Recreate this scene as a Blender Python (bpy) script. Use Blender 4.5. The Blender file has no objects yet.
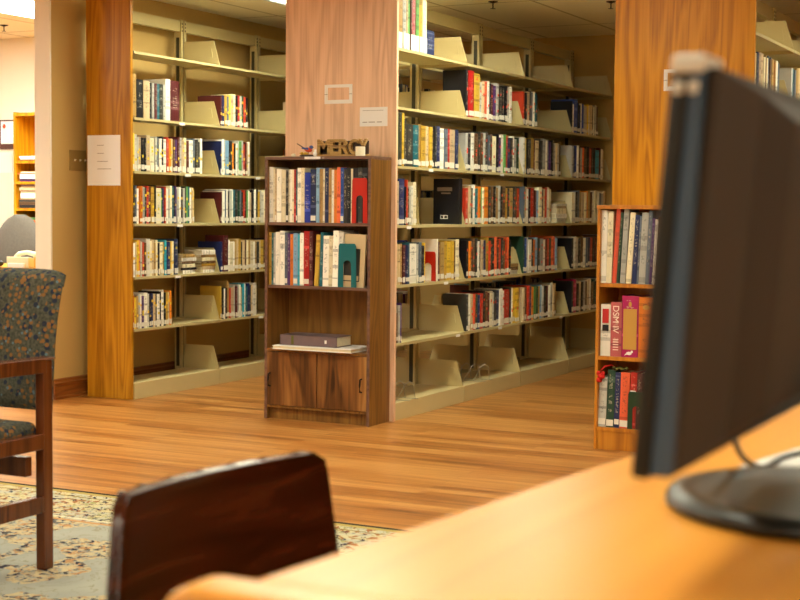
import bpy, math, random, re
from mathutils import Vector, Matrix
col = bpy.context.scene.collection
sc = bpy.context.scene
PI = math.pi
# ------------------------------------------------------------------ camera model (eye 1.12 m above the floor)
EYE = Vector((0, 0, 1.12)); FPX = 1450.0
yaw, pit, rol = [math.radians(a) for a in (26.80, 3.6, 0.526)]
FW = Vector((-math.sin(yaw)*math.cos(pit), math.cos(yaw)*math.cos(pit), -math.sin(pit)))
RT0 = Vector((math.cos(yaw), math.sin(yaw), 0)); UP0 = RT0.cross(FW)
RT = math.cos(rol)*RT0 + math.sin(rol)*UP0; UP = -math.sin(rol)*RT0 + math.cos(rol)*UP0
def at(px, py, ax, v):
    """survey helper: where the sight line (px, py) meets the real plane axis=v"""
    d = FW + RT*(px-400)/FPX - UP*(py-300)/FPX
    return EYE + d*((v-EYE[ax])/d[ax])
def dist(p): return (Vector(p)-EYE).dot(FW)
# ------------------------------------------------------------------ helpers
def lin(h):
    h = h.lstrip('#'); out = []
    for i in (0, 2, 4):
        c = int(h[i:i+2], 16)/255
        out.append(c/12.92 if c <= .04045 else ((c+.055)/1.055)**2.4)
    return (*out, 1)
class MB:
    def __init__(s): s.v = []; s.f = []; s.m = []; s.uv = {}
    def add(s, vs, fs, m=0):
        o = len(s.v); s.v += [tuple(v) for v in vs]
        for f in fs: s.f.append(tuple(i+o for i in f)); s.m.append(m)
        return s
    def box(s, a, b, m=0):
        x0, y0, z0 = a; x1, y1, z1 = b
        return s.add([(x0,y0,z0),(x1,y0,z0),(x1,y1,z0),(x0,y1,z0),(x0,y0,z1),(x1,y0,z1),(x1,y1,z1),(x0,y1,z1)],
              [(0,3,2,1),(4,5,6,7),(0,1,5,4),(1,2,6,5),(2,3,7,6),(3,0,4,7)], m)
    def prism(s, pts, axis, a, b, m=0):
        """closed outline pts (2-D) pushed along axis from a to b"""
        def P(p, t):
            return {0:(t,p[0],p[1]), 1:(p[0],t,p[1]), 2:(p[0],p[1],t)}[axis]
        n = len(pts); vs = [P(p,a) for p in pts]+[P(p,b) for p in pts]
        fs = [tuple(range(n))[::-1], tuple(range(n,2*n))]+[(i,(i+1)%n,n+(i+1)%n,n+i) for i in range(n)]
        return s.add(vs, fs, m)
    def lathe(s, prof, c=(0,0,0), n=24, m=0):
        vs = []; k = len(prof)
        for i in range(n):
            a = 2*PI*i/n
            for r, z in prof: vs.append((c[0]+r*math.cos(a), c[1]+r*math.sin(a), c[2]+z))
        fs = [(i*k+j, ((i+1)%n)*k+j, ((i+1)%n)*k+j+1, i*k+j+1) for i in range(n) for j in range(k-1)]
        if prof[0][0] > 1e-6: fs.append(tuple(i*k for i in range(n))[::-1])
        if prof[-1][0] > 1e-6: fs.append(tuple(i*k+k-1 for i in range(n)))
        return s.add(vs, fs, m)
    def tube(s, pts, r, n=8, m=0):
        pts = [Vector(p) for p in pts]; vs = []; N = len(pts); rs = r if isinstance(r, (list,tuple)) else [r]*N
        for i, p in enumerate(pts):
            t = (pts[min(i+1,N-1)]-pts[max(i-1,0)]).normalized()
            u = t.cross(Vector((0,0,1)));  u = u.normalized() if u.length > 1e-3 else Vector((1,0,0))
            w = t.cross(u)
            for k in range(n):
                a = 2*PI*k/n; vs.append(p+(u*math.cos(a)+w*math.sin(a))*rs[i])
        fs = [(i*n+k, i*n+(k+1)%n, (i+1)*n+(k+1)%n, (i+1)*n+k) for i in range(N-1) for k in range(n)]
        fs += [tuple(range(n))[::-1], tuple(range((N-1)*n, N*n))]
        return s.add(vs, fs, m)
    def grid(s, fn, nu, nv, m=0, closed=False):
        vs = [fn(i/(nu-1), j/(nv-1)) for i in range(nu) for j in range(nv)]
        fs = [(i*nv+j, (i+1)*nv+j, (i+1)*nv+j+1, i*nv+j+1) for i in range(nu-1) for j in range(nv-1)]
        return s.add(vs, fs, m)
    def ball(s, c, r, n=12, m=0):
        rx, ry, rz = r if isinstance(r,(tuple,list)) else (r,r,r)
        k = n//2+1; vs = []
        for i in range(n):
            for j in range(k):
                a = 2*PI*i/n; b = PI*j/(k-1)
                vs.append((c[0]+rx*math.cos(a)*math.sin(b), c[1]+ry*math.sin(a)*math.sin(b), c[2]-rz*math.cos(b)))
        return s.add(vs, [(i*k+j, ((i+1)%n)*k+j, ((i+1)%n)*k+j+1, i*k+j+1) for i in range(n) for j in range(k-1)], m)
    def build(s, name, mats, parent=None, bevel=0, smooth=False, loc=None, seg=2):
        me = bpy.data.meshes.new(name); me.from_pydata(s.v, [], s.f)
        for mt in (mats if isinstance(mats,(list,tuple)) else [mats]): me.materials.append(mt)
        me.polygons.foreach_set('material_index', s.m)
        if s.uv:
            uvl = me.uv_layers.new(name='spine')
            for p in me.polygons:
                q = s.uv.get(p.index)
                for k, li in enumerate(p.loop_indices):
                    uvl.data[li].uv = q[k] if q else (-3, -3)
        if smooth: me.polygons.foreach_set('use_smooth', [True]*len(me.polygons))
        me.update()
        o = bpy.data.objects.new(name, me); col.objects.link(o)
        if parent: o.parent = parent
        if loc: o.location = loc
        if bevel:
            b = o.modifiers.new('bevel','BEVEL'); b.width = bevel; b.segments = seg; b.limit_method = 'ANGLE'; b.angle_limit = math.radians(35)
            if smooth: o.modifiers.new('wn','WEIGHTED_NORMAL')
        return o
def tag(o, label=None, cat=None, group=None, kind=None):
    if label: o['label'] = label
    if cat: o['category'] = cat
    if group: o['group'] = group
    if kind: o['kind'] = kind
    return o
def empty(name, loc=(0,0,0), rz=0):
    o = bpy.data.objects.new(name, None); o.empty_display_size = .1; col.objects.link(o)
    o.location = loc; o.rotation_euler = (0,0,rz); return o
def structure(o, label, cat): return tag(o, label, cat, kind='structure')
# ------------------------------------------------------------------ materials
def newmat(name, rough=.5, spec=.5, metal=0):
    m = bpy.data.materials.new(name); m.use_nodes = True; nt = m.node_tree; b = nt.nodes['Principled BSDF']
    b.inputs['Roughness'].default_value = rough; b.inputs['Metallic'].default_value = metal
    b.inputs['Specular IOR Level'].default_value = spec
    return m, nt, b
def N(nt, kind, **kw):
    n = nt.nodes.new(kind)
    for k, v in kw.items():
        if k.startswith('i_'): n.inputs[k[2:].replace('_',' ')].default_value = v
        else: setattr(n, k, v)
    return n
def ramp(nt, fac, stops, interp='LINEAR'):
    r = nt.nodes.new('ShaderNodeValToRGB'); e = r.color_ramp.elements; r.color_ramp.interpolation = interp
    while len(e) < len(stops): e.new(.5)
    for el, (p, c) in zip(e, stops): el.position = p; el.color = lin(c) if isinstance(c,str) else (c,c,c,1)
    nt.links.new(fac, r.inputs[0]); return r.outputs[0]
def math_(nt, op, a, b=None, c=None):
    n = nt.nodes.new('ShaderNodeMath'); n.operation = op
    for i, x in enumerate((a,b,c)):
        if x is None: continue
        if isinstance(x,(int,float)): n.inputs[i].default_value = x
        else: nt.links.new(x, n.inputs[i])
    return n.outputs[0]
def mix(nt, fac, a, b, mode='MIX'):
    n = nt.nodes.new('ShaderNodeMix'); n.data_type = 'RGBA'; n.blend_type = mode
    for i, x in ((0,fac),(6,a),(7,b)):
        if isinstance(x,(int,float)): n.inputs[i].default_value = x
        elif isinstance(x,str): n.inputs[i].default_value = lin(x)
        elif isinstance(x,tuple): n.inputs[i].default_value = x
        else: nt.links.new(x, n.inputs[i])
    return n.outputs[2]
def coords(nt, scale=(1,1,1), src='Object', rot=(0,0,0), loc=(0,0,0)):
    t = nt.nodes.new('ShaderNodeTexCoord'); mp = nt.nodes.new('ShaderNodeMapping')
    mp.inputs['Scale'].default_value = scale; mp.inputs['Rotation'].default_value = rot; mp.inputs['Location'].default_value = loc
    nt.links.new(t.outputs[src], mp.inputs[0]); return mp.outputs[0]
def noise(nt, vec, scale=5, detail=3, rough=.5, dist=0):
    n = N(nt,'ShaderNodeTexNoise'); n.inputs['Scale'].default_value = scale; n.inputs['Detail'].default_value = detail
    n.inputs['Roughness'].default_value = rough; n.inputs['Distortion'].default_value = dist
    nt.links.new(vec, n.inputs['Vector']); return n.outputs[0]
def bump(nt, b, h, strength=.2, d=.002):
    n = nt.nodes.new('ShaderNodeBump'); n.inputs['Strength'].default_value = strength; n.inputs['Distance'].default_value = d
    nt.links.new(h, n.inputs['Height']); nt.links.new(n.outputs[0], b.inputs['Normal'])
def plain(name, c, rough=.5, var=.06, spec=.5, metal=0, scale=8):
    m, nt, b = newmat(name, rough, spec, metal)
    nz = noise(nt, coords(nt), scale, 3)
    base = lin(c); dark = tuple(x*(1-var) for x in base[:3])+(1,); lite = tuple(min(1,x*(1+var)) for x in base[:3])+(1,)
    nt.links.new(mix(nt, nz, dark, lite), b.inputs['Base Color']); return m
def wood(name, c0, c1, c2, axis=2, rough=.35, fine=60, wide=7, cath=1.0, spec=.5):
    """grain runs along axis; broad cathedral figure plus fine pores"""
    m, nt, b = newmat(name, rough, spec)
    s = [1,1,1]; s[axis] = .09
    v = coords(nt, tuple(s))
    n1 = noise(nt, v, wide, 2, .5, .3)
    rings = math_(nt,'FRACT', math_(nt,'MULTIPLY', n1, 9*cath))
    rings = math_(nt,'ABSOLUTE', math_(nt,'SUBTRACT', rings, .5))
    s2 = [1,1,1]; s2[axis] = .025
    n2 = noise(nt, coords(nt, tuple(s2)), fine, 3, .6)
    n3 = noise(nt, coords(nt, tuple(s)), 2.2, 2)
    f = math_(nt,'ADD', math_(nt,'MULTIPLY', rings, .55), math_(nt,'MULTIPLY', n2, .55))
    f = math_(nt,'ADD', f, math_(nt,'MULTIPLY', math_(nt,'SUBTRACT', n3, .5), .5))
    c = ramp(nt, f, [(.15,c0),(.42,c1),(.75,c2)])
    nt.links.new(c, b.inputs['Base Color']); bump(nt, b, n2, .06); return m
M = {}
M['oak_side'] = wood('oak_laminate', '8c5810', 'b47a18', 'c89028', fine=70, spec=.2)
M['oak_right'] = wood('golden_oak_laminate', 'a0640c', 'c88810', 'd89c22', fine=70, spec=.2)
M['oak_pale'] = wood('pale_oak_laminate', 'c89e80', 'e0b796', 'ecc8aa', fine=80, spec=.3, wide=6)
M['walnut'] = wood('walnut_laminate', '5a3a18', '7e5424', '946a30', rough=.3)
M['walnut_edge'] = wood('walnut_edge_band', '4c342a', '6b4b3c', '7d5b4a', axis=0, rough=.4)
M['oak_case'] = wood('orange_oak', '92540e', 'b87216', 'c8882a', rough=.4)
M['chairwood'] = wood('cherry_wood', '421c08', '5e2c0e', '703a18', rough=.25)
M['darkwood'] = wood('dark_plywood', '200a03', '3a1406', '5a2a10', axis=1, rough=.16, wide=5)
M['desk'] = wood('light_oak_desk', 'c87e26', 'd89036', 'e09e46', axis=1, rough=.3, fine=40, wide=3, cath=.6)
M['trimwood'] = wood('stained_trim', '5e3012', '84491d', '9a5c28', axis=1, rough=.3)
M['signwood'] = wood('carved_wood', '6e4c22', 'a8803f', 'c8a05c', axis=0, rough=.6, wide=30)
# walnut doors with dark knots
m, nt, b = newmat('knotty_walnut', .3)
v = coords(nt, (1,1,.22)); kn = noise(nt, v, 5.5, 2, .5, .6); g = noise(nt, coords(nt,(1,1,.04)), 70, 3)
rg = math_(nt,'ABSOLUTE', math_(nt,'SUBTRACT', math_(nt,'FRACT', math_(nt,'MULTIPLY', kn, 8)), .5))
f = math_(nt,'ADD', math_(nt,'MULTIPLY', kn, .9), math_(nt,'ADD', math_(nt,'MULTIPLY', g, .3), math_(nt,'MULTIPLY', rg, .25)))
nt.links.new(ramp(nt, f, [(.48,'351c0a'),(.66,'6e4420'),(.84,'936232'),(1,'ac7e48')]), b.inputs['Base Color']); M['knotty'] = m
M['shelf'] = plain('cream_steel', 'bfae7c', .42, .05)
M['base'] = plain('cream_steel_base', 'c9b785', .4, .04)
M['dark'] = plain('dark_slot', '3a3624', .7)
M['wall'] = plain('tan_wall_paint', 'bd9c5c', .8, .03, scale=3)
M['wallwhite'] = plain('offwhite_wall_paint', 'e6dccb', .8, .02, scale=3)
M['white'] = plain('white_paper', 'e6e2de', .7, .03)
M['sheetp'] = plain('copy_paper', 'cdc9c4', .7, .03)
M['page'] = plain('page_edges', 'd9cbaa', .8, .12, scale=60)
M['sticker'] = plain('spine_sticker', 'ddd6c8', .6, .1, scale=40)
M['ydot'] = plain('yellow_dot', 'd9c021', .6); M['rdot'] = plain('coral_dot', 'e2523c', .6)
M['brass'] = plain('brass_plate', 'a3854a', .35, .05, metal=.3)
M['blackp'] = plain('black_plastic', '16140f', .34, .1)
M['bezel'] = plain('bezel_painted_sheen', '40566e', .22, .1)  # blue-grey base colour paints in the highlight along the monitor's side
M['backp'] = plain('monitor_back_plastic', '32261a', .75, .1)
M['palegrey'] = plain('light_grey_plastic', 'e4e0d4', .35)
M['bronze'] = plain('dark_bronze', '2a1a10', .4, metal=.6)
M['redmetal'] = plain('red_enamel', 'b3200f', .35); M['tealmetal'] = plain('teal_enamel', '0b5f66', .35); M['greenmetal'] = plain('dark_green_enamel', '16351c', .4)
M['binder'] = plain('maroon_binder', '6a5658', .5, .15, scale=30)
M['greyfab'] = plain('grey_upholstery', '5c5850', .9, .2, scale=60)
M['ivory'] = plain('ivory_plastic', 'd8cfae', .4); M['yellowp'] = plain('yellow_plastic', 'e0a818', .4)
M['wire'] = plain('bright_wire', 'b0aca0', .3, metal=.7)
M['wax'] = plain('candle_wax', 'e6dec4', .5)
M['bird_o'] = plain('orange_paint', 'd2481a', .5); M['bird_b'] = plain('blue_paint', '3d4f8c', .5); M['bird_y'] = plain('yellow_paint', 'cda21c', .5); M['bird_k'] = plain('dark_brown_paint', '3a2418', .6)
M['redcloth'] = plain('red_yarn', 'c21d14', .9); M['olive'] = plain('olive_leaf', '5c5a22', .9, .3, scale=50)
M['photo'] = plain('poster_print', 'dcdce0', .5, .25, scale=7); M['frame_d'] = plain('dark_poster_frame', '47201a', .5)
M['ink'] = plain('grey_ink', '8e7f78', .8); M['inkw'] = plain('pale_lettering', 'f0d8c8', .6); M['inkr'] = plain('red_lettering','b8201c',.6); M['gold'] = plain('gold_print', 'b98a3c', .45)
def emis(name, c, s):
    m = bpy.data.materials.new(name); m.use_nodes = True; nt = m.node_tree; nt.nodes.clear()
    e = nt.nodes.new('ShaderNodeEmission'); o = nt.nodes.new('ShaderNodeOutputMaterial')
    e.inputs[0].default_value = c; e.inputs[1].default_value = s; nt.links.new(e.outputs[0], o.inputs[0]); return m
LIGHTC = (.97, .98, .76, 1)
M['tube'] = emis('lit_diffuser', LIGHTC, 13.0); M['tube_room'] = emis('lit_diffuser_office', (.98,.98,.86,1), 30.0); M['tube_aisle'] = emis('lit_diffuser_aisle', LIGHTC, 19); M['louvre'] = plain('silver_louvre', 'b8b8b4', .4, .03, metal=.4)
# floor : planks along X
m, nt, b = newmat('oak_plank_floor', .3, .5)
v = coords(nt, src='Object'); br = N(nt,'ShaderNodeTexBrick'); nt.links.new(v, br.inputs[0])
br.offset = .37; br.inputs['Scale'].default_value = 1; br.inputs['Brick Width'].default_value = 1.05; br.inputs['Row Height'].default_value = .062
br.inputs['Mortar Size'].default_value = .0012; br.inputs['Color1'].default_value = (0,0,0,1); br.inputs['Color2'].default_value = (1,1,1,1); br.inputs['Mortar'].default_value = (.3,.3,.3,1); br.inputs['Bias'].default_value = 0
g1 = noise(nt, coords(nt,(.9,16,1)), 1.6, 4, .6, .4); g2 = noise(nt, coords(nt,(1.2,60,1)), 2.0, 3, .6)
pk = N(nt,'ShaderNodeSeparateColor'); nt.links.new(br.outputs[0], pk.inputs[0])
f = math_(nt,'ADD', math_(nt,'MULTIPLY', pk.outputs[0], .20), math_(nt,'ADD', math_(nt,'MULTIPLY', g1, .6), math_(nt,'MULTIPLY', g2, .46)))
c = ramp(nt, f, [(.35,'3e2008'),(.46,'7a4718'),(.57,'a0652a'),(.80,'c08a4a')])
c2 = mix(nt, br.outputs['Fac'], c, '7a4418')
nt.links.new(c2, b.inputs['Base Color']); bump(nt, b, g2, .05); M['floor'] = m
# ceiling tiles
m, nt, b = newmat('ceiling_tile', .9, .2)
br = N(nt,'ShaderNodeTexBrick'); nt.links.new(coords(nt, loc=(.32,.1,0)), br.inputs[0]); br.offset = 0
br.inputs['Scale'].default_value = 1; br.inputs['Brick Width'].default_value = .61; br.inputs['Row Height'].default_value = 1.22; br.inputs['Mortar Size'].default_value = .011
br.inputs['Color1'].default_value = lin('e6dcc2'); br.inputs['Color2'].default_value = lin('eae0c6'); br.inputs['Mortar'].default_value = lin('b8aa88')
nt.links.new(br.outputs[0], b.inputs['Base Color']); bump(nt, b, noise(nt, coords(nt), 120, 2), .2); M['ceil'] = m
# patterned upholstery
m, nt, b = newmat('patterned_upholstery', .92, .2)
v = coords(nt, (1,1,1)); vo = N(nt,'ShaderNodeTexVoronoi'); vo.inputs['Scale'].default_value = 55; nt.links.new(v, vo.inputs['Vector'])
vo2 = N(nt,'ShaderNodeTexVoronoi'); vo2.inputs['Scale'].default_value = 38; nt.links.new(coords(nt, loc=(3,1,2)), vo2.inputs['Vector'])
big = noise(nt, v, 9, 2)
och = math_(nt,'MULTIPLY', math_(nt,'LESS_THAN', vo.outputs['Distance'], .36), math_(nt,'GREATER_THAN', big, .46))
blu = math_(nt,'LESS_THAN', vo2.outputs['Distance'], .33)
c = ramp(nt, noise(nt, v, 120, 2), [(.3,'3c3d35'),(.7,'605f52')])
c = mix(nt, blu, c, '2c3344'); c = mix(nt, och, c, '8a6236')
vo3 = N(nt,'ShaderNodeTexVoronoi'); vo3.inputs['Scale'].default_value = 34; nt.links.new(coords(nt, loc=(7,5,1)), vo3.inputs['Vector'])
c = mix(nt, math_(nt,'LESS_THAN', vo3.outputs['Distance'], .16), c, '5f7680')
nt.links.new(c, b.inputs['Base Color']); bump(nt, b, noise(nt, v, 300, 1), .3); M['uphol'] = m
# rug (object origin at its far left corner, y runs towards the reader)
m, nt, b = newmat('oriental_rug', .95, .1)
tc = N(nt,'ShaderNodeTexCoord'); sp = N(nt,'ShaderNodeSeparateXYZ'); nt.links.new(tc.outputs['Object'], sp.inputs[0]); Y = math_(nt,'MULTIPLY', sp.outputs[1], -1)
v = tc.outputs['Object']
inb = math_(nt,'LESS_THAN', Y, .45)
vA = N(nt,'ShaderNodeTexVoronoi'); vA.inputs['Scale'].default_value = 9; vA.feature = 'DISTANCE_TO_EDGE'; vA.inputs['Randomness'].default_value = .8
vein = noise(nt, v, 7, 3, .6, 1.6)
vw = N(nt,'ShaderNodeMapping'); nt.links.new(v, vw.inputs[0])
nt.links.new(v, vA.inputs['Vector'])
ve = math_(nt,'ABSOLUTE', math_(nt,'SUBTRACT', vein, .5))
fine = noise(nt, v, 38, 2, .6, .8); fine2 = noise(nt, coords(nt, loc=(4,2,0)), 30, 2, .6, .5); clump = noise(nt, v, 4.6, 1, .5, .6)
field = '9c9f92'; c = ramp(nt, clump, [(.3,'9c9a8e'),(.7,'8a8b84')])
ring = math_(nt,'GREATER_THAN', clump, .51)
c = mix(nt, math_(nt,'MULTIPLY', ring, math_(nt,'GREATER_THAN', fine, .50)), c, 'b6a27e')
c = mix(nt, math_(nt,'MULTIPLY', ring, math_(nt,'GREATER_THAN', fine2, .58)), c, 'a87e54')
c = mix(nt, math_(nt,'MULTIPLY', ring, math_(nt,'LESS_THAN', fine, .42)), c, '2c2834')
c = mix(nt, math_(nt,'MULTIPLY', math_(nt,'LESS_THAN', ve, .010), .8), c, '857e68')
bc = ramp(nt, noise(nt, v, 6, 2, .5, 1), [(.42,'b6a882'),(.53,'a2a092'),(.62,'baa982')])
bc = mix(nt, math_(nt,'LESS_THAN', ve, .012), bc, '8e8a5a')
bc = mix(nt, math_(nt,'GREATER_THAN', fine2, .60), bc, '8c5a34')
bc = mix(nt, math_(nt,'LESS_THAN', fine, .40), bc, '2a2233')
c = mix(nt, inb, c, bc)
for a, w, cc in ((0,.022,'2b2722'),(.022,.03,'a08a4c'),(.43,.02,'b08254'),(.40,.012,'cfc3a4'),(.095,.01,'7e6a3a')):
    msk = math_(nt,'MULTIPLY', math_(nt,'GREATER_THAN', Y, a), math_(nt,'LESS_THAN', Y, a+w)); c = mix(nt, msk, c, cc)
nt.links.new(c, b.inputs['Base Color']); bump(nt, b, noise(nt, v, 400, 1), .3); M['rug'] = m
# ---- book covers
PAL = {'k':('black','17151a'),'K':('charcoal','35332f'),'n':('navy','1e2b55'),'b':('blue','2c4f9c'),'B':('light blue','7fa6c4'),'c':('turquoise','2a9db3'),
 't':('teal','1b5a63'),'g':('green','5f8f4c'),'G':('dark green','22402e'),'y':('yellow','e0b53a'),'Y':('mustard','b58c34'),'o':('orange','dd7a22'),
 'r':('red','b3231c'),'m':('maroon','541c1e'),'p':('purple','4b2c66'),'P':('magenta','a91d5c'),'w':('white','e9e3d6'),'i':('cream','e6d9b6'),
 'e':('beige','c4a985'),'T':('tan','a8844f'),'N':('brown','5d3d22'),'s':('light grey','aeaca4'),'S':('slate grey','5a6470'),'R':('coral','dd5a3a'),'D':('dusty rose','a8525a'),'C':('royal blue','1a35a0')}
BK = {}
for k, (nm, hx) in PAL.items():
    m, nt, b = newmat('cover_'+nm.replace(' ','_'), .42, .4)
    base = lin(hx); lum = .2*base[0]+.7*base[1]+.1*base[2]
    uv = N(nt,'ShaderNodeUVMap'); uv.uv_map = 'spine'; s = N(nt,'ShaderNodeSeparateXYZ'); nt.links.new(uv.outputs[0], s.inputs[0]); u, vv = s.outputs[0], s.outputs[1]
    oi = N(nt,'ShaderNodeObjectInfo'); rnd = oi.outputs['Random']; geo = N(nt,'ShaderNodeNewGeometry')
    isp = math_(nt,'GREATER_THAN', u, -1)
    mp = N(nt,'ShaderNodeCombineXYZ'); nt.links.new(math_(nt,'MULTIPLY', u, 3.0), mp.inputs[0])
    nt.links.new(math_(nt,'ADD', math_(nt,'MULTIPLY', vv, 26), math_(nt,'MULTIPLY', rnd, 50)), mp.inputs[1]); nt.links.new(math_(nt,'MULTIPLY', rnd, 9), mp.inputs[2])
    tx = noise(nt, mp.outputs[0], 1.0, 2, .7)
    word = N(nt,'ShaderNodeCombineXYZ'); nt.links.new(math_(nt,'ADD', math_(nt,'MULTIPLY', vv, 4.5), math_(nt,'MULTIPLY', rnd, 31)), word.inputs[1]); nt.links.new(rnd, word.inputs[0])
    wd = noise(nt, word.outputs[0], 1.0, 0)
    inside = math_(nt,'MULTIPLY', math_(nt,'LESS_THAN', math_(nt,'ABSOLUTE', math_(nt,'SUBTRACT', u, .5)), .22), math_(nt,'LESS_THAN', math_(nt,'ABSOLUTE', math_(nt,'SUBTRACT', vv, .6)), .33))
    txt = math_(nt,'MULTIPLY', inside, math_(nt,'MULTIPLY', math_(nt,'GREATER_THAN', tx, .53), math_(nt,'GREATER_THAN', wd, .47)))
    bandv = noise(nt, word.outputs[0], 2.3, 0); band = math_(nt,'MULTIPLY', isp, math_(nt,'GREATER_THAN', bandv, .66))
    dk = tuple(x*.55 for x in base[:3])+(1,); lt = tuple(min(1, x*1.5+.06) for x in base[:3])+(1,)
    nz = noise(nt, coords(nt), 9, 2)
    c = mix(nt, nz, tuple(x*.82 for x in base[:3])+(1,), tuple(min(1,x*1.12) for x in base[:3])+(1,))
    hs = N(nt,'ShaderNodeHueSaturation'); nt.links.new(c, hs.inputs['Color'])
    nt.links.new(math_(nt,'ADD', math_(nt,'MULTIPLY', rnd, .012), .498), hs.inputs['Hue']); nt.links.new(math_(nt,'ADD', math_(nt,'MULTIPLY', rnd, .4), .8), hs.inputs['Value'])
    c = mix(nt, math_(nt,'MULTIPLY', band, .8), hs.outputs[0], dk if lum > .12 else lt)
    c = mix(nt, math_(nt,'MULTIPLY', txt, .42), c, lin('33302e') if lum > .22 else lin('c9bfa6'))
    nt.links.new(c, b.inputs['Base Color']); BK[k] = m
# ------------------------------------------------------------------ the setting
def S(name, a, b, mt, label, cat): return structure(MB().box(a, b).build(name, mt), label, cat)
CZ = 2.41; WX = -5.54
S('floor', (-9.9,-4.1,-.1), (4.6,10.4,0), M['floor'], 'polished oak plank floor of the library', 'floor')
S('ceiling', (-9.9,-4.1,CZ), (4.6,10.4,CZ+.1), M['ceil'], 'cream tiled suspended ceiling', 'ceiling')
S('wall_left', (WX-.11,6.532,0), (WX,10.29,CZ), [M['wall']], 'tan partition wall behind the left book stack', 'wall')
structure(MB().box((WX-.112,6.518,0),(WX+.002,6.532,CZ)).build('trim_1', M['wallwhite'], bevel=.002), 'pale painted end cap of the tan partition wall', 'trim')
S('wall_back', (WX-.11,10.29,0), (4.6,10.4,CZ), M['wall'], 'tan rear wall beyond the book stacks', 'wall')
S('wall_office', (-9.9,8.76,0), (WX-.11,8.87,CZ), M['wallwhite'], 'off-white far wall of the bright office', 'wall')
S('wall_far_left', (-9.9,-4.1,0), (-9.8,8.76,CZ), M['wallwhite'], 'off-white wall on the far left', 'wall')
S('wall_right', (4.5,-4.1,0), (4.6,10.29,CZ), M['wallwhite'], 'off-white wall on the right', 'wall')
S('wall_front', (-9.8,-4.1,0), (4.5,-4.0,CZ), M['wallwhite'], 'off-white wall behind the reading area', 'wall')
bb = [(WX,0),(WX+.022,0),(WX+.022,.014),(WX+.014,.02),(WX+.014,.075),(WX+.02,.082),(WX+.02,.092),(WX+.01,.1),(WX+.008,.113),(WX,.118)]
structure(MB().prism(bb, 1, 6.53, 10.285).build('baseboard_left', M['trimwood']), 'moulded brown wooden baseboard along the tan wall', 'baseboard')
# ------------------------------------------------------------------ book stacks
XL, XC, D, SEC = -5.147, -3.449, 6.756, .88
ZL = [2.009,1.632,1.324,1.020,.711,.408]; ZC = [1.958,1.653,1.345,1.034,.718,.409]; ZB = .089
Y0 = D+.024; YB = [6.782+SEC*k for k in range(5)]; YB[0] = Y0
YB[4] = 10.26
def upright(mb_l, root, x, y, top):
    mb = MB()
    for dx in (-.026, .020): mb.box((x+dx, y-.03, .0), (x+dx+.006, y+.03, top))
    mb.box((x-.026, y-.03, 0), (x+.026, y-.024, top)); mb.box((x-.026, y+.024, 0), (x+.026, y+.03, top))
    mb.box((x-.018, y-.022, .01), (x+.018, y+.022, top-.1), 1)
    for k in range(3): mb.box((x+.026, y-.02, top-.03-.022*k), (x+.0268, y-.008, top-.018-.022*k), 1); mb.box((x+.026, y+.008, top-.03-.022*k), (x+.0268, y+.02, top-.018-.022*k), 1)
    mb.box((x+.026,y-.006,.1),(x+.0265,y+.006,top-.12),1)
    mb.build('upright', [M['shelf'], M['dark']], root)
def make_stack(name, label, xc, faces, zs, panel_x, panel_mat, top=2.30):
    """faces: list of (x of shelf front edge, sign)"""
    root = empty(name, (xc, D, 0)); tag(root, label, 'bookshelf')
    inv = Vector((-xc, -D, 0))
    def B(mb, nm, mt, **k):
        mb.v = [(x-xc, y-D, z) for x,y,z in mb.v]; return mb.build(nm, mt, root, **k)
    B(MB().box((panel_x[0], D, 0), (panel_x[1], D+.022, top+.012)), 'end_panel', panel_mat, bevel=.0015)
    for y in YB[1:4]+[YB[0]+.035, YB[4]-.035]:
        mb = MB(); x = xc
        for dx in (-.026, .020): mb.box((x+dx, y-.028, 0), (x+dx+.006, y-.006, top)); mb.box((x+dx, y+.006, 0), (x+dx+.006, y+.028, top))
        mb.box((x-.02, y-.028, 0), (x+.02, y-.023, top)); mb.box((x-.02, y+.023, 0), (x+.02, y+.028, top)); mb.box((x-.02,y-.022,.01),(x+.02,y+.022,top-.11),1); mb.box((x-.012,y-.0295,.1),(x+.012,y-.0279,top-.11),1)  # dark core and near-face strip paint in the shade of the slot and gap
        for k in range(3):
            for dy in (-.017,.017): mb.box((x+.026,y+dy-.004,top-.03-.022*k),(x+.027,y+dy+.004,top-.018-.022*k),1)
        B(mb, 'upright', [M['shelf'], M['dark']])
    for k in range(4):
        B(MB().box((xc-.012, YB[k]+.03, top-.075), (xc+.019, YB[k+1]-.03, top-.005)), 'top_rail', M['shelf'])
    for fx, sg in faces:
        bx = xc+sg*.032
        for k in range(4):
            a, b2 = YB[k]+.003, YB[k+1]-.003
            B(MB().box((min(bx,fx), a, 0), (max(bx,fx), b2, ZB)).box((fx-.003*(sg>0), a, ZB-.002),(fx+.003*(sg<0), b2, ZB+.004)), 'base_shelf', M['base'], bevel=.002)
            for z in zs:
                mb = MB(); t = .003
                mb.box((min(bx,fx), a, z-t), (max(bx,fx), b2, z))
                mb.box((fx-t if sg>0 else fx, a, z-.015), (fx if sg>0 else fx+t, b2, z))
                mb.box((bx if sg>0 else bx-t, a, z), (bx+t if sg>0 else bx, b2, z+.012))
                B(mb, 'shelf', M['shelf'], bevel=.001)
        for k in range(1, 5):
            y = YB[k]-(.002 if k == 4 else 0)
            for z in zs+[ZB]:
                pts = [(bx,z-.02),(fx-sg*.004,z-.02),(fx-sg*.004,z+.004),(fx-sg*.048,z+.152),(bx,z+.152)]
                mb = MB().prism(pts, 1, y-.0018, y+.0018)
                cx = fx-sg*.085   # pressed finger tab
                mb.prism([(cx,z+.05),(cx+sg*.03,z+.05),(cx+sg*.022,z+.105),(cx,z+.11)], 1, y-.005, y+.0015)
                B(mb, 'shelf_bracket', M['shelf'])
    return root, B
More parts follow.
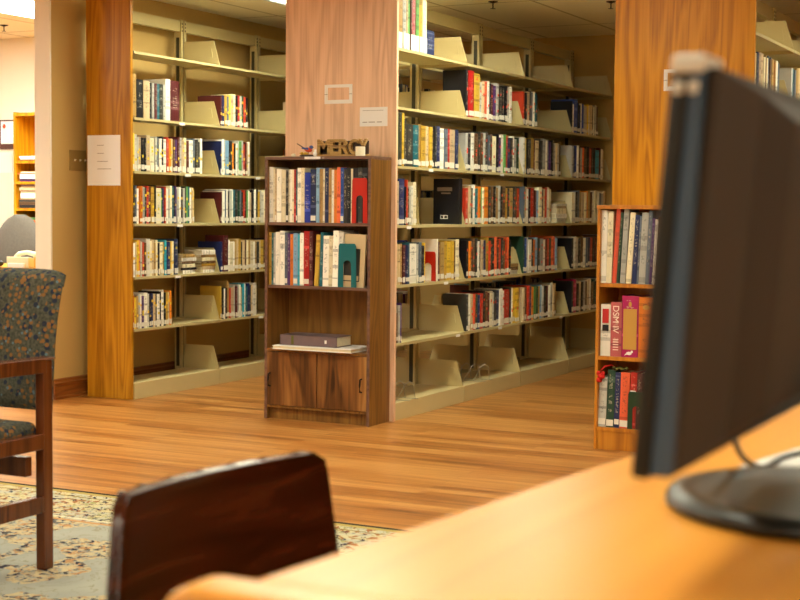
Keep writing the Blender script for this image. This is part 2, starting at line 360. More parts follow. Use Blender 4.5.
LS, LB = make_stack('book_stack', 'single-sided cream steel book stack against tan wall behind orange oak end panel', -5.45, [(XL,1)], ZL, (-5.471,-5.152), M['oak_side'])
CS, CB = make_stack('book_stack', 'double-sided cream steel book stack behind pale oak panel, middle of the three', -3.779, [(XC,1),(-4.109,-1)], ZC, (-4.117,-3.444), M['oak_pale'])
RS, RB = make_stack('book_stack', 'double-sided book stack behind golden oak panel at right, partly hidden by monitor', -1.925, [(-1.600,1),(-2.26,-1)], ZC, (-2.265,-1.592), M['oak_right'])
def holder(B, fx, px, py, z, w=.06):
    y = at(px, py, 0, fx)[1]; B(MB().box((fx, y-w/2, z-.021), (fx+.0012, y+w/2, z-.006)), 'label_holder', M['white'])
for px, py, z in ((182,118,ZL[1]),(188,172,ZL[2]),(258,177,ZL[2]),(180,226,ZL[3]),(178,275,ZL[4]),(261,317,ZL[5])): holder(LB, XL, px, py, z, .055)
for px, py, z in ((431,170,ZC[2]),(502,175,ZC[2]),(409,225,ZC[3]),(446,282,ZC[4]),(458,334,ZC[5]),(500,326,ZC[5]),(561,312,ZC[5])): holder(CB, XC, px, py, z, .055)
# ------------------------------------------------------------------ books
random.seed(11)
BOOKS = []   # dicts
def add_row(where, face, z, p0, p1, seq, hd=21, dots=None, axis='Y', fx=None, lean=0, dep=.155, yoff=.012, labels=True, jit=1.2):
    """p0..p1 are real positions along the shelf"""
    toks = []
    for t in seq.split():
        mt = re.match(r'([A-Za-z])([\d.]*)(?:/([\d.]+))?(\*?)', t)
        toks.append((mt[1], float(mt[2] or 1), float(mt[3]) if mt[3] else hd+random.uniform(-jit,jit), mt[4]))
    tot = sum(t[1] for t in toks); L = p1-p0; p = p0
    for i, (c, w, h, star) in enumerate(toks):
        th = L*w/tot
        BOOKS.append(dict(where=where, c=c, t=th-.0012, h=h/100, d=dep+random.uniform(-.018,.018), pos=p+th/2, z=z, face=face, fx=fx, i=i, n=len(toks),
            prev=toks[i-1][0] if i else None, nxt=toks[i+1][0] if i < len(toks)-1 else None, dots=dots, lean=lean, off=yoff+random.uniform(0,.008), lab=labels, big=star))
        p += th
def R(px, py, fx): return at(px, py, 0, fx)[1]
def rnd_seq(n, pal):
    return ' '.join('%s%.1f' % (random.choice(pal), random.choice((.7,.9,1,1.1,1.4,1.8))) for _ in range(n))
MIXD = 'kkkKKnnmrbwwsseeNGpSStiTo'; MIXL = 'wwieesTTNkrmnYtS'
def L_(where, z, px0, px1, py, seq, **k): add_row(where, 'X', z, max(R(px0,py,XL), YB[0]+.006), R(px1,py,XL), seq, fx=XL, **k)
def C_(where, z, px0, px1, py, seq, **k): add_row(where, 'X', z, max(R(px0,py,XC), YB[0]+.006), R(px1,py,XC), seq, fx=XC, **k)
w = 'second shelf of the wall stack'
L_(w+', left part', ZL[1], 131.8, 181.5, 110, 'T1.4/25 k2/22 e2/21.8 k.7/21 s.7/21 m1/21 t.9/21 K1.3/21 s.5 w1.6/24.5 m3.2/24', labels=False)
L_(w+', right part', ZL[1], 223, 249.5, 110, 'm.8 n1 Y1 S1 y1 e1.5 i1.2 k.8 r1.2 s1 G1 r1 k1', hd=20, dots='ydot')
L_('third shelf of the wall stack, left part', ZL[2], 131.8, 204, 150, 'y.8 w1 s.7 e1.2 k1.4 k1 e1.6 i2 s1 S1.1 w1 k1.2 w1.2 r1 o1 e1 N1 p1 m1 s1 e1.2 i1.2 m1 w1.8 S1 K1.6 K1 w1', hd=20.5, dots='ydot')
L_('third shelf of the wall stack, right part', ZL[2], 223, 252, 150, 'n.8 w1 s1 B2 k1 K1 o1.1 k1 w1 s.7 g1.8 s1 r1 m1 e1 w1', hd=21.5, dots='ydot')
L_('fourth shelf of the wall stack, left part', ZL[3], 131.8, 196.5, 205, 'k1.2 S1 w1 o1.5 s1 K1 r1 m1.2 Y1.6 k.7 i2.4 g.8 n1 r.8 w1 s1 i1 t1 k1 p.7 s1 w1 k1 s1 K.8 g1 t1 w1 e.8 y.6', hd=21.5, dots='ydot')
L_('fourth shelf of the wall stack, right part', ZL[3], 223, 275, 205, 'm.7 w1 S.8 w.8 k1 s1 w1 t1 K1.2 G1 S1 k1 r.8 m.8 g.8 w1 e1 k1.2 w1 k1 Y1 s1 w1.4 i1 T1 s1 n1 w1', hd=20.5)
L_('fifth shelf of the wall stack, left part', ZL[4], 131.8, 180, 255, 'w1 e.8 y1 o.8 s1 r1 N1 w2/22 i1 e1 T1 i1 k.7 i1.5 Y1 c1 n2/20 y1 i1 n2/21.5', hd=20.5, dots='ydot')
L_('fifth shelf of the wall stack, right part', ZL[4], 223, 275, 250, 'n1/19 m2.4/23 w1 i1.5 w1 T1 e1 Y1 K1 e1 N1 i1.2 T1 i1.4 w1 T1 K1 e1 Y1.6 N1 s1 S1 w1 k1', hd=19.5)
L_('lowest book shelf of the wall stack, left part', ZL[5], 131.8, 173.5, 308, 'r.7 y1 T1 s1 w.8 p1.5 w2 s1 k.8 n1 e1 k.8 w1.6 k1 w1.6/21.5 k1 Y1 e1 o1', hd=19.5, dots='ydot')
L_('lowest book shelf of the wall stack, right part', ZL[5], 223, 259, 300, 'Y.7 k1 w1 k.7 T1.2/24 r1 e1.6 s1 m1.4 s1 w1 e1 c1 w1 t1 n1.2 K1 e1 w1.6 i1', hd=20.5)
c = 'top shelf of the middle stack'
C_('top shelf of the middle stack, near the pale panel', ZC[0], 396.8, 429, 45, 'R1.2 T1.2 s1.2 e.7 g.9 m.6 D1.4 g1.2 Y1.4 i1.6', hd=29, jit=.5, labels='tall')
C_('top shelf of the middle stack, beside the bracket', ZC[0], 429.5, 437.5, 50, 'n1/13.5', labels=False)
C_('second shelf of the middle stack, nearer half', ZC[1], 468.5, 514, 110, 'k.8/27 r2/27 Y2.2/26 s1 e1 R1 w1 k.8 m1 p1.2 s1 K1.2 k1.2 k1 s.8 w1.2', hd=22, dots='rdot')
C_('second shelf of the middle stack, half way along', ZC[1], 525, 540, 120, 'r1.1 k1 e1.6 k1 S1 w1 t.8 k1', hd=21.5, dots='rdot')
C_('second shelf of the middle stack, far half', ZC[1], 573.5, 600, 130, 'k.6 w.8 b2/23 k1 n1 w.8 b1 s1 e1 y.6 w1 e1.4 k.6 w1 s1 m1.2', hd=20.5)
C_('third shelf of the middle stack, nearest end', ZC[2], 396.8, 461, 150, 'g1.4/28 K1.2/28 y1/28 K1.2/25 K2.6/22.5 t2.4/22.5 T1 Y2 e1.6/22.5 y1.4 k1.1 K1.1 n1.4 w2 S1.5 r1 e2.6/22.5 n1.6', hd=23, jit=.6)
C_('third shelf of the middle stack, past the first bracket', ZC[2], 468.5, 521, 155, 's1 k1 w1.4 N1.6 K1 N1 s.8 K1 S1 N1 i1.6 k1 p1.2 w1.2 g.9 r1 n1 K1 w1 s1 G1', hd=22.5, dots='rdot')
C_('third shelf of the middle stack, past the second bracket', ZC[2], 525, 563, 160, 'w1 y.8 k1 K1 Y1.4 m1 e1.6 k1 K1 s1.4 w1 S1 p1 k1 s1.2 e1 s1 N1', hd=23)
C_('third shelf of the middle stack, far end', ZC[2], 573.5, 606, 165, 's1 n1 b1 w1 m1 s1 R.8 N1 K1 k1 r1.2 K1.2 k1 c1.8 m1 w1.2 e1', hd=21.5)
C_('fourth shelf of the middle stack, nearest end', ZC[3], 396.8, 419, 200, 'e2/23 n3/24.5 k.6 r.6/24 N1 s1 w1/21 i1.6/23', hd=20)
C_('fourth shelf of the middle stack, past the first bracket', ZC[3], 468.5, 521, 205, 'r1 e1 G1.1 w.8 t1.1/21 o1.2 g.7 i1 o2 K1 N1.2 k1 T1.6 s1 k.9 N1.4 Y1 K1 T1.4 K1 N1 r1', hd=22, dots='rdot')
C_('fourth shelf of the middle stack, past the second bracket', ZC[3], 525, 553, 205, 'S1 e1 w1 k1 r1.8 m1 B1 i1.8 k1 e1 r1 w1 e1', hd=22.5, dots='rdot')
C_('fourth shelf of the middle stack, far end', ZC[3], 573.5, 607, 205, 'i1 w.8 k1.2 S1 T1 e1.2 i1.2 o1 T1 m.8 w1.6 i1.4 w1 S1.2 s1 e1', hd=22)
C_('fifth shelf of the middle stack, nearest end', ZC[4], 396.8, 427.5, 265, 'i1.2/22 e1 T.8 m1 n1.2 t.5 w2.6 s.8 S1 k1 y.5', hd=21)
C_('fifth shelf of the middle stack, between the card and the bracket', ZC[4], 440, 461, 265, 'm1 T1.6 Y1 y2 y1.2 N.5 i1.6/23', hd=22, jit=.4)
C_('fifth shelf of the middle stack, past the first bracket', ZC[4], 468.5, 513, 262, 'k1 o1.2 K1 N1 K1 w1 K.8 e1.2 n1.2 Y1.2 r1 G1 k1 R1.4 K1 r1 K1.1 N1 r1 R1 k1', hd=22.5, dots='rdot')
C_('fifth shelf of the middle stack, past the second bracket', ZC[4], 525, 559, 260, 'G.7 b1 s.8 w1.4 k1 o1.2 B1 K1 s1.6 w1 m1 r1.1 K1 R1.2 r1 B1', hd=22, dots='rdot')
C_('fifth shelf of the middle stack, far end', ZC[4], 573.5, 607, 258, 'k1 w1 s1 k1.2 N1 w1 S1 n1 r1 k1 m1.2 N1 y1 m1 w1', hd=21.5)
C_('lowest book shelf of the middle stack, nearest end', ZC[5], 396.8, 403.5, 340, 'i1/22 N1/16 s1.4/20 p.8/21', hd=20)
C_('lowest book shelf of the middle stack, past the first bracket', ZC[5], 468.5, 521, 320, 'K.9 w1 e1 R1 G1.2 n1 r1.3 k1 N1 m1.2 i1.2 s1 K1 n1.4 w1.4 w1.2 r2.4 K1 w.8 y1 y2', hd=21.5, dots='rdot')
C_('lowest book shelf of the middle stack, past the second bracket', ZC[5], 525, 558, 312, 'e1 N1 r1 p1.1 o1 g1.3 G1 Y1 B1 s1 k1.3 m1 w1 s1 e1 T1', hd=22)
C_('lowest book shelf of the middle stack, far end', ZC[5], 573.5, 607, 305, 'k.8 P1.4/23 k1.2 e1 k1 s1 N1 e1 w.8 N1 G1 K1 s1 e1 w1 K1', hd=21)
# far face of the middle stack (seen through the gaps), right stack, deep end of the wall stack
def F_(where, fx, face, z, y0, y1, n, pal, hd): add_row(where, face, z, y0, y1, rnd_seq(n, pal), fx=fx, hd=hd)
for zi, segs in ((1,((0,.1,.5),(1,.1,.8),(2,.05,.7),(3,.1,.6))),(2,((0,.3,.86),(1,.1,.5),(2,.05,.8),(3,.2,.8))),(3,((0,.02,.6),(1,.3,.8),(2,.05,.5),(3,.1,.8))),(4,((0,.45,.86),(1,.05,.8),(2,.3,.8),(3,.1,.6))),(5,((1,.02,.35),(2,.3,.8),(3,.1,.7)))):
    for k, a, b_ in segs: F_('far side', -4.109, '-X', ZC[zi], YB[k]+max(a,.03), YB[k]+b_, int((b_-a)/.026), MIXD+'BBww', 20)
for zi in (0,1,2,3,4):
    for k in (0,1):
        if zi == 0: continue
        F_('second shelf of the right stack, near end' if (zi,k)==(1,0) else 'right stack', -1.600, 'X', ZC[zi], YB[k]+.03, YB[k]+(.62 if k == 0 else .8), 24, MIXL, 22)
for zi in (1,2,3,4,5):
    F_('deep wall', XL, 'X', ZL[zi], YB[2]+.16, YB[2]+.8, 24, MIXD, 21); F_('deep wall', XL, 'X', ZL[zi], YB[3]+.05, YB[3]+.7, 24, MIXL, 21)

# dark bookcase geometry constants
BX0, BX1, BY0, BY1, BH = -4.100, -3.468, 6.525, 6.752, 1.387
SH1, SH2, SH3 = 1.044, .713, .378
def DK(px): return at(px, 222, 1, BY0+.012)[0]
def Dk_(where, z, px0, px1, seq, **k): add_row(where, 'Y', z, DK(px0), DK(px1), seq, fx=BY0+.02, **k)
UPS, LOS = 'upper shelf of the walnut bookcase', 'middle shelf of the walnut bookcase'
Dk_(UPS, SH1, 267.6, 351.8, 'w4.6/29.0* i1.6/28.5 e1.8/27.9 w4.6/27.9 i4.2/27.4 K2.6/27.4 i1.6/27.4 w2/27.6 i1.6/27.4 r2/27.4 t1.4/27.4 w3.6/28.5 i3.2/28.5 C5.6/26.1* n5.4/27.7* B3.2/28.5 T3.2/27.9 i1.8/27.9 n3.6/28.5 T2.8/28.3 w2.2/27.4 o2.6/27.4 R3.4/28.7* b3/28.5 K2.8/27.7 k3.8/28.5 i1.8/27.9', labels='some')
Dk_(UPS, SH1, 352, 366.4, 'k5/28.0 K4/28.5 k5.2/28.3', labels=False)
Dk_(LOS, SH2, 267.8, 312.2, 'Y3/27.7 t2/27.4 s2/27.4 w4.4/27.9* w4.8/28.5* S2.8/27.7 p2.6/27.2 o3/26.9 B4.4/27.4* c2/26.9 w4/27.6 r5.4/28.7* m3.4/28.5', labels='some')
Dk_(LOS, SH2, 313.5, 317.6, 'Y4.4/26.8', lean=.05, labels=False)
Dk_(LOS, SH2, 318.6, 321.8, 't3/28.0', lean=.03, labels=False)
Dk_(LOS, SH2, 322, 342, 'w5/26.3* i3.2/26.3 w4.6/29.1* w4/28.5', lean=.02, labels=False)
# oak bookcase at the foot of the right panel
OX0, OX1, OY0, OY1, OH = -2.236, -1.60, 6.462, 6.752, 1.146
def OK_(px, py=240): return at(px, py, 1, OY0+.012)[0]
def Ok_(where, z, px0, px1, py, seq, **k): add_row(where, 'Y', z, OK_(px0,py), OK_(px1,py), seq, fx=OY0+.02, **k)
O1, O2, O3 = 'top shelf of the oak bookcase', 'middle shelf of the oak bookcase', 'bottom shelf of the oak bookcase'
OZ1, OZ2, OZ3 = .782, .44, .105
Ok_(O1, OZ1, 599, 611, 280, 'w6/34* i5.2/33.5*', labels=False, lean=.015, jit=0)
Ok_(O1, OZ1, 611.3, 618.2, 280, 'R4.4/34.8* G2.6/33', labels=False, lean=.05)
Ok_(O1, OZ1, 619.2, 624.4, 280, 's4.4/35*', labels=False, lean=.045)
Ok_(O1, OZ1, 625, 630.4, 280, 'i4.4/33', labels=False, lean=.055)
Ok_(O1, OZ1, 631, 658, 280, 'n5/32* S2/31.5 s7/33* S4/34 p3/30.5 w3/30 N4/31', labels=False, lean=.04)
Ok_(O2, OZ2, 599.5, 652.5, 356, 'w9.5/24.2* D10.5/25.4* P15.6/28.6* o14/28.2*', labels=False, jit=0)
Ok_(O3, OZ3, 597, 627.5, 430, 's7.5/23.5* G7.2/27* n5/26* R8.4/26.2*', labels=True, lean=.02, jit=0)
Ok_(O3, OZ3, 628.3, 640, 430, 'r6/26.5 m5/26', labels=False, lean=.02)

def spine_uv_book(mb, t, h, d, bulge, m_cover, m_page, cover3=True):
    """book standing with its spine at local y=0 facing -Y, thickness along X, body towards +Y; returns index of first face"""
    bt = min(.0025, t*.12); n = 4 if t > .012 else 2
    pts = [(-t/2 + t*i/n, -bulge*(1-((2*i/n-1)**2))) for i in range(n+1)]
    base = len(mb.f); o = len(mb.v)
    vs = [(x,y,0) for x,y in pts]+[(x,y,h) for x,y in pts]
    mb.add(vs, [(i,i+1,n+2+i,n+1+i) for i in range(n)], m_cover)
    for i in range(n): mb.uv[base+i] = ((i/n,0),((i+1)/n,0),((i+1)/n,1),(i/n,1))
    # boards and inner spine back
    for sx in (-1, 1):
        x0, x1 = sorted((sx*t/2, sx*(t/2-bt))); mb.box((x0,0,0),(x1,d,h), m_cover)
    mb.box((-t/2+bt, 0, 0), (t/2-bt, bt, h), m_cover)
    mb.add([(x,y,h) for x,y in pts], [tuple(range(n+1))], m_cover); mb.add([(x,y,0) for x,y in pts], [tuple(range(n+1))[::-1]], m_cover)
    return bt
def placement(b):
    if b['face'] == 'X':  return Vector((b['fx']-b['off'], b['pos'], b['z'])), PI/2
    if b['face'] == '-X': return Vector((b['fx']+b['off'], b['pos'], b['z'])), -PI/2
    return Vector((b['pos'], b['fx'], b['z'])), 0
for b in BOOKS:
    p, rz = placement(b); dd = (p-EYE); dz = dist(p)
    nrm = Vector((1,0,0)) if b['face']=='X' else (Vector((-1,0,0)) if b['face']=='-X' else Vector((0,-1,0)))
    cosv = abs(dd.normalized().dot(nrm))
    b['area'] = (b['t']*b['h']*cosv/dz**2)*FPX**2 if b['where'] not in ('far side','right stack','deep wall') else 0
order = sorted(range(len(BOOKS)), key=lambda i: -BOOKS[i]['area'])
single = set(i for i in order[:300] if BOOKS[i]['area'] > 0)
print('BOOKS', len(BOOKS), 'single', len(single))
ORD = ['first','second','third','fourth','fifth','sixth','seventh','eighth','ninth','tenth','eleventh','twelfth','thirteenth','fourteenth','fifteenth','sixteenth','seventeenth','eighteenth','nineteenth','twentieth','twenty-first','twenty-second','twenty-third','twenty-fourth','twenty-fifth','twenty-sixth','twenty-seventh','twenty-eighth','twenty-ninth','thirtieth']
from collections import Counter
def short(w):
    return (w.replace('the wall stack','wall stack').replace('the middle stack','middle stack').replace('the walnut bookcase','walnut bookcase').replace('the oak bookcase','oak bookcase')
      .replace('lowest book shelf','lowest book row').replace('past the first bracket','second bay').replace('past the second bracket','third bay').replace('nearest end','first bay').replace('far end','last bay').replace('nearer half','second bay').replace('half way along','third bay').replace('far half','last bay')
      .replace('between the card and the bracket','beside the bracket').replace('near the pale panel','by pale panel').replace(', left part',' at left').replace(', right part',' at right').replace(' of ',', ').replace('shelf,','shelf of').replace('row,','row of').replace(',','',0))
def blabel(b, lvl):
    C = PAL[b['c']][0]; s = ''
    if b['h'] > .245: s += 'tall '
    if b['t'] > .033: s += 'thick '
    elif b['t'] < .016: s += 'thin '
    s += C+' book'
    pr = PAL[b['prev']][0] if b['prev'] else None; nx = PAL[b['nxt']][0] if b['nxt'] else None
    sh = short(b['where']); base = s
    if pr and nx: q = ' between two %s books' % pr if pr == nx else ' between %s and %s' % (pr, nx)
    elif nx: q = ' left of %s' % nx
    elif pr: q = ' right of %s' % pr
    else: q = ''
    if not lvl: return base+q+', '+sh
    for cand in (base+q+', %s from left, ' % ORD[b['i']]+sh, base+', %s from left, ' % ORD[b['i']]+sh):
        if len(cand.split()) <= 16: return cand
    return re.sub('^(tall |thick |thin )+','',cand)
cnt = Counter(blabel(BOOKS[i],0) for i in single)
tc_ = {}
def short16(s):
    if len(s.split()) > 16:
        for a in ('tall ','thick ','thin ',' at the','the '):
            s = s.replace(a,' ' if a.startswith(' ') else '',1)
            if len(s.split()) <= 16: break
    return s
page_m, stick_m = M['page'], M['sticker']
used_labels = Counter()
stuff = MB(); stuff_keys = list(PAL)+['page','stick']
SPECIAL = {}
for i, b in enumerate(BOOKS):
    p, rz = placement(b); t, h, d = b['t'], b['h'], b['d']
    if b['face'] == 'Y': d = min(d, .165)
    bulge = min(.004, t*.14) if (i*7) % 3 else .0004
    has_lab = b['lab'] is True or (b['lab'] == 'some' and i % 3 == 0) or b['lab'] == 'tall'
    lz0, lz1 = (.010,.036) if b['lab'] != 'tall' else (.004,.086)
    if b['lab'] is True: lz0 += random.uniform(-.004,.006); lz1 += random.uniform(-.006,.006)
    if i in single:
        mb = MB(); bt = spine_uv_book(mb, t, h, d, bulge, 0, 0)
        if b['dots'] and random.random() < .85:
            for q in range(random.choice((1,1,2))):
                zz = random.uniform(.06, h-.03); r = min(.0072, t*.45); mb.box((-r,-bulge-.0006,zz-r),(r,-bulge+.0005,zz+r), 1)
        o = mb.build('book', [BK[b['c']], M[b['dots'] or 'ydot']])
        o.location = p; o.rotation_euler = (0, b['lean'], rz)
        if b['lean']: o.location.z += abs(math.sin(b['lean']))*t/2+.0003
        MB().box((-t/2+bt+.0002, bt+.0002, .004), (t/2-bt-.0002, d-.004, h-.004)).build('page_block', page_m, o)
        if has_lab: MB().box((-t*.44,-bulge-.0009,lz0),(t*.44,-bulge*.3-.0002,lz1)).build('spine_label', stick_m, o)
        lb = blabel(b, 0)
        if cnt[lb] > 1 or len(lb.split()) > 16: lb = blabel(b, 1)
        lb = short16(lb)
        if used_labels[lb]: lb = short16(lb.replace(' book ', ' upright book ',1))
        used_labels[lb] += 1
        tag(o, lb, 'book', 'books on the '+re.sub(r',.*','',b['where']).replace('near the pale panel',''))
        SPECIAL[(b['where'], b['i'])] = (o, b)
    else:
        tmp = MB(); spine_uv_book(tmp, t, h, d, bulge, stuff_keys.index(b['c']), 0)
        tmp.box((-t/2+.002,.002,.004),(t/2-.002,d-.004,h-.004), stuff_keys.index('page'))
        if b['lab']: tmp.box((-t*.44,-bulge-.0009,lz0),(t*.44,-bulge*.3-.0002,lz1), stuff_keys.index('stick'))
        if b['dots'] and random.random() < .8:
            zz = random.uniform(.06, h-.03); r = min(.0075, t*.45); tmp.box((-r,-bulge-.0006,zz-r),(r,-bulge+.0005,zz+r), stuff_keys.index('R' if b['dots']=='rdot' else 'y'))
        mt4 = Matrix.Translation(p) @ Matrix.Rotation(rz,4,'Z')
        fo = len(stuff.f)
        stuff.add([mt4 @ Vector(v) for v in tmp.v], tmp.f)
        stuff.m[fo:] = tmp.m
        ru = random.uniform(0,6)
        for k2, q in tmp.uv.items(): stuff.uv[fo+k2] = tuple((a, c_) for a, c_ in q)
so = stuff.build('books', [BK[k] for k in PAL]+[page_m, stick_m])
tag(so, 'remaining small distant books packed on the far ends and far sides of the stacks', 'books', kind='stuff')

# flat-lying piles --------------------------------------------------------
def lying(name_where, x, y, z, seq, rz=0, fx=None, ln=.2, dp=.14, grp='books lying in piles', lab=None):
    zz = z
    toks = re.findall(r'([A-Za-z])([\d.]+)', seq); out = []
    for k, (c, t) in enumerate(toks):
        t = float(t)/100; mb = MB(); L = ln*random.uniform(.9,1.05); dd = dp*random.uniform(.92,1.06)
        bt = spine_uv_book(mb, t, L, dd, .001, 0, 0)
        # lay down: thickness becomes vertical
        mb.v = [(-(v[2]-L/2), v[1], v[0]+t/2) for v in mb.v]
        o = mb.build('book', BK[c]); o.location = (x, y, zz); o.rotation_euler = (0,0,rz+random.uniform(-.06,.06))
        MB().box((-L/2+.004, bt, bt), (L/2-.004, dd-.004, t-bt)).build('page_block', page_m, o)
        pos = 'bottom of' if k == 0 else ('top of' if k == len(toks)-1 else ORD[k]+' up in')
        tag(o, 'flat %s book, %s %s' % (PAL[c][0], pos, name_where), 'book', grp); zz += t+.0004
    return zz
y1 = R(186,265,XL); y2 = R(206,262,XL)
lying('left pile of flat books, fifth shelf of wall stack', XL-.012, (R(181,265,XL)+R(199.5,262,XL))/2+.002, ZL[4], 'w2.3 k1.4 i2.2 N1.6 w2.2 T2', PI/2, ln=.145)
lying('right pile of flat books, fifth shelf of wall stack', XL-.012, (R(201,265,XL)+R(219,262,XL))/2+.002, ZL[4], 'w1.9 e2 Y1.6 N1.6 i2.3 T1.6 w2.8', PI/2, ln=.145)
yy = (R(556,210,XC)+R(570,210,XC))/2
lying('small pile of flat books, fourth shelf of middle stack', XC-.012, yy, ZC[3], 's3.2 w3 i3.6 e1.5 w1.4', PI/2, ln=.19)
yy = (R(510,270,XC)+R(521,268,XC))/2
lying('little pile before second bracket, fifth shelf of middle stack', XC-.012, yy, ZC[4], 's2.5 N2 T2', PI/2, ln=.13)
lying('far side of second shelf of middle stack', -4.105+.16, YB[0]+.50, ZC[1]+.0, 'K3 B3', -PI/2, ln=.26)
lying('far side of first bay, third shelf of middle stack', -4.1+.01, YB[0]+.16, ZC[2]+.0, 'N2 i2', -PI/2, ln=.24)
# face-on pieces in the first bay of the middle stack
yb = R(457,205,XC)
o = MB().box((-.165,-.022,0),(0,.022,.262)).build('box_file', BK['k'], bevel=.002, loc=(XC-.02, YB[1]-.03, ZC[3]))
tag(o, 'wide black box file showing its front before first bracket, fourth shelf of middle stack', 'box file')
MB().box((-.118,-.0232,.03),(-.072,-.0222,.052)).box((-.115,-.0234,.0335),(-.1,-.0232,.0485),1).box((-.092,-.0234,.0335),(-.075,-.0232,.0485),1).build('number_label', [M['white'],M['dark']], o)
MB().box((-.14,-.0232,.19),(-.045,-.0222,.212)).box((-.115,-.0232,.174),(-.055,-.0222,.182)).build('title_print', M['ink'], o)
def bookend(name, x, y, z, rz, mat, w, h, dep, label, arch=True):
    mb = MB(); aw = w*.22; ah = h*.62; t = .0015; n = 8
    outer = [(-w/2,0),(-aw,0)]+[(-aw,ah-aw)]+[(-aw*math.cos(PI*k/n), ah-aw+aw*math.sin(PI*k/n)) for k in range(1,n)]+[(aw,ah-aw),(aw,0),(w/2,0),(w/2*.93,h-.012),(w/2*.8,h),(-w/2*.8,h),(-w/2*.93,h-.012)]
    if not arch: outer = [(-w/2,0),(w/2,0),(w/2*.93,h-.012),(w/2*.8,h),(-w/2*.8,h),(-w/2*.93,h-.012)]
    mb.prism(outer, 1, -t, t)
    o = mb.build(name, mat); o.location = (x,y,z); o.rotation_euler = (0,0,rz)
    MB().box((-aw if arch else -w/2, .0, 0), (aw if arch else w/2, dep, .0012)).build('foot_plate', mat, o)
    tag(o, label, 'bookend', 'bookends'); return o
bookend('bookend', DK(359.5), BY0+.012, SH1+.0005, 0, M['redmetal'], .092, .23, .003, 'red metal bookend with arched slot on upper shelf of walnut bookcase')
bookend('bookend', DK(347.5), BY0+.012, SH2+.0005, 0, M['tealmetal'], .108, .225, .003, 'teal metal bookend with arched slot on middle shelf of walnut bookcase')
bookend('bookend', OK_(636,430), OY0+.01, OZ3+.0005, 0, M['greenmetal'], .085, .175, .003, 'dark green metal bookend with arched slot on bottom shelf of oak bookcase')
# card-like red bookend in the middle stack, row five, with white book
yy = R(434,265,XC)
bookend('bookend', XC-.062, R(440,265,XC)-.027, ZC[4]+.0005, 0, M['redmetal'], .10, .165, .002, 'red metal bookend with arched slot on fifth shelf of middle stack')
o = MB().box((-.16,0,0),(0,.016,.235)).build('book', BK['w'], bevel=.002, loc=(XC-.01, R(440,265,XC)-.0205, ZC[4])); tag(o, 'white book with its cover facing out behind red bookend, middle stack', 'book', 'books on the fifth shelf of the middle stack')
bookend('bookend', XC-.16, YB[0]+.39, ZC[3]+.0005, 0, M['shelf'], .20, .155, .002, 'plain cream bookend left of the black box file, fourth shelf of middle stack', arch=False)
bookend('bookend', XC-.09, R(521,270,XC)-.03, ZC[4]+.068, 0, M['shelf'], .12, .1, .002, 'small cream bookend on the little pile, fifth shelf of middle stack', arch=False)
# cream bookends standing on the far-side base shelf and wire file racks on the near base
def wire_rack(x, y, z, label):
    root = empty('wire_rack', (x,y,z)); tag(root, label, 'wire rack', 'wire racks on the base shelf')
    for k in range(4):
        a = -.09+.06*k
        MB().tube([(a,-.05,.003),(a+.035,-.02,.085),(a+.05,0,.1),(a+.035+.03,.02,.085),(a+.06,.05,.003)], .0018, 6).build('wire_hoop', M['wire'], root)
    MB().tube([(-.1,-.05,.002),(.17,-.05,.002)], .0018, 6).tube([(-.1,.05,.002),(.17,.05,.002)], .0018, 6).build('wire_base', M['wire'], root)
wire_rack(XC-.14, YB[0]+.17, ZB+.005, 'small bent wire rack on middle stack base shelf next to pale panel')
wire_rack(XC-.14, YB[1]+.30, ZB+.005, 'small bent wire rack on middle stack base shelf, second bay')
# ------------------------------------------------------------------ dark walnut bookcase
cx = (BX0+BX1)/2
root = empty('bookcase', (cx, BY0, 0)); tag(root, 'small dark walnut bookcase with two doors in front of pale oak panel', 'bookcase')
def W(mb, nm, mt, parent=None, **k):
    mb.v = [(x-cx, y-BY0, z) for x,y,z in mb.v]; return mb.build(nm, mt, parent or root, **k)
T = .016
for x0 in (BX0, BX1-T):
    sp = W(MB().box((x0,BY0+.001,0),(x0+T,BY1,BH-T)), 'side_panel', M['walnut'], bevel=.001)
    W(MB().box((x0,BY0,0),(x0+T,BY0+.001,BH-T)), 'front_edge', M['walnut_edge'])
W(MB().box((BX0,BY0,BH-T),(BX1,BY1,BH)), 'top', M['walnut_edge'], bevel=.001)
W(MB().box((BX0+T,BY1-.006,.05),(BX1-T,BY1,BH-T)), 'back_panel', M['walnut'])
for z in (SH1, SH2): W(MB().box((BX0+T,BY0+.006,z-T),(BX1-T,BY1-.006,z)), 'shelf', M['walnut_edge'], bevel=.001)
W(MB().box((BX0+T,BY0-.0,SH3-T),(BX1-T,BY1-.006,SH3)), 'cabinet_top', M['walnut'], bevel=.001)
W(MB().box((BX0+T,BY0+.004,.062),(BX1-T,BY1-.006,.075)), 'bottom_shelf', M['walnut'], bevel=.001)
W(MB().box((BX0+T,BY0+.03,0),(BX1-T,BY0+.045,.062)), 'kick_board', M['walnut'])
mid = -3.778
for a, b_, hx, sg in ((BX0+T+.001, mid-.003, BX0+.036, 1),(mid+.003, BX1-T-.001, BX1-.045, -1)):
    dr = W(MB().box((a,BY0-.002,.077),(b_,BY0+.012,SH3-T-.002)), 'door', M['knotty'], bevel=.001)
    hz = .21
    W(MB().tube([(hx,BY0-.002,hz-.034),(hx,BY0-.018,hz-.032),(hx,BY0-.022,hz),(hx,BY0-.018,hz+.032),(hx,BY0-.002,hz+.034)], .0048, 8), 'handle', M['bronze']).parent = dr
    bpy.context.view_layer.update()
a0, a1 = at(304.6,158,1,BY0)[0], at(320.4,158,1,BY0)[0]
W(MB().box((a0,BY0-.001,BH-.0145),(a1,BY0,BH-.0015)), 'shelf_label', M['white']); W(MB().box((a1+.01,BY0-.001,BH-.013),(a1+.024,BY0,BH-.004)), 'shelf_label', M['ink'])
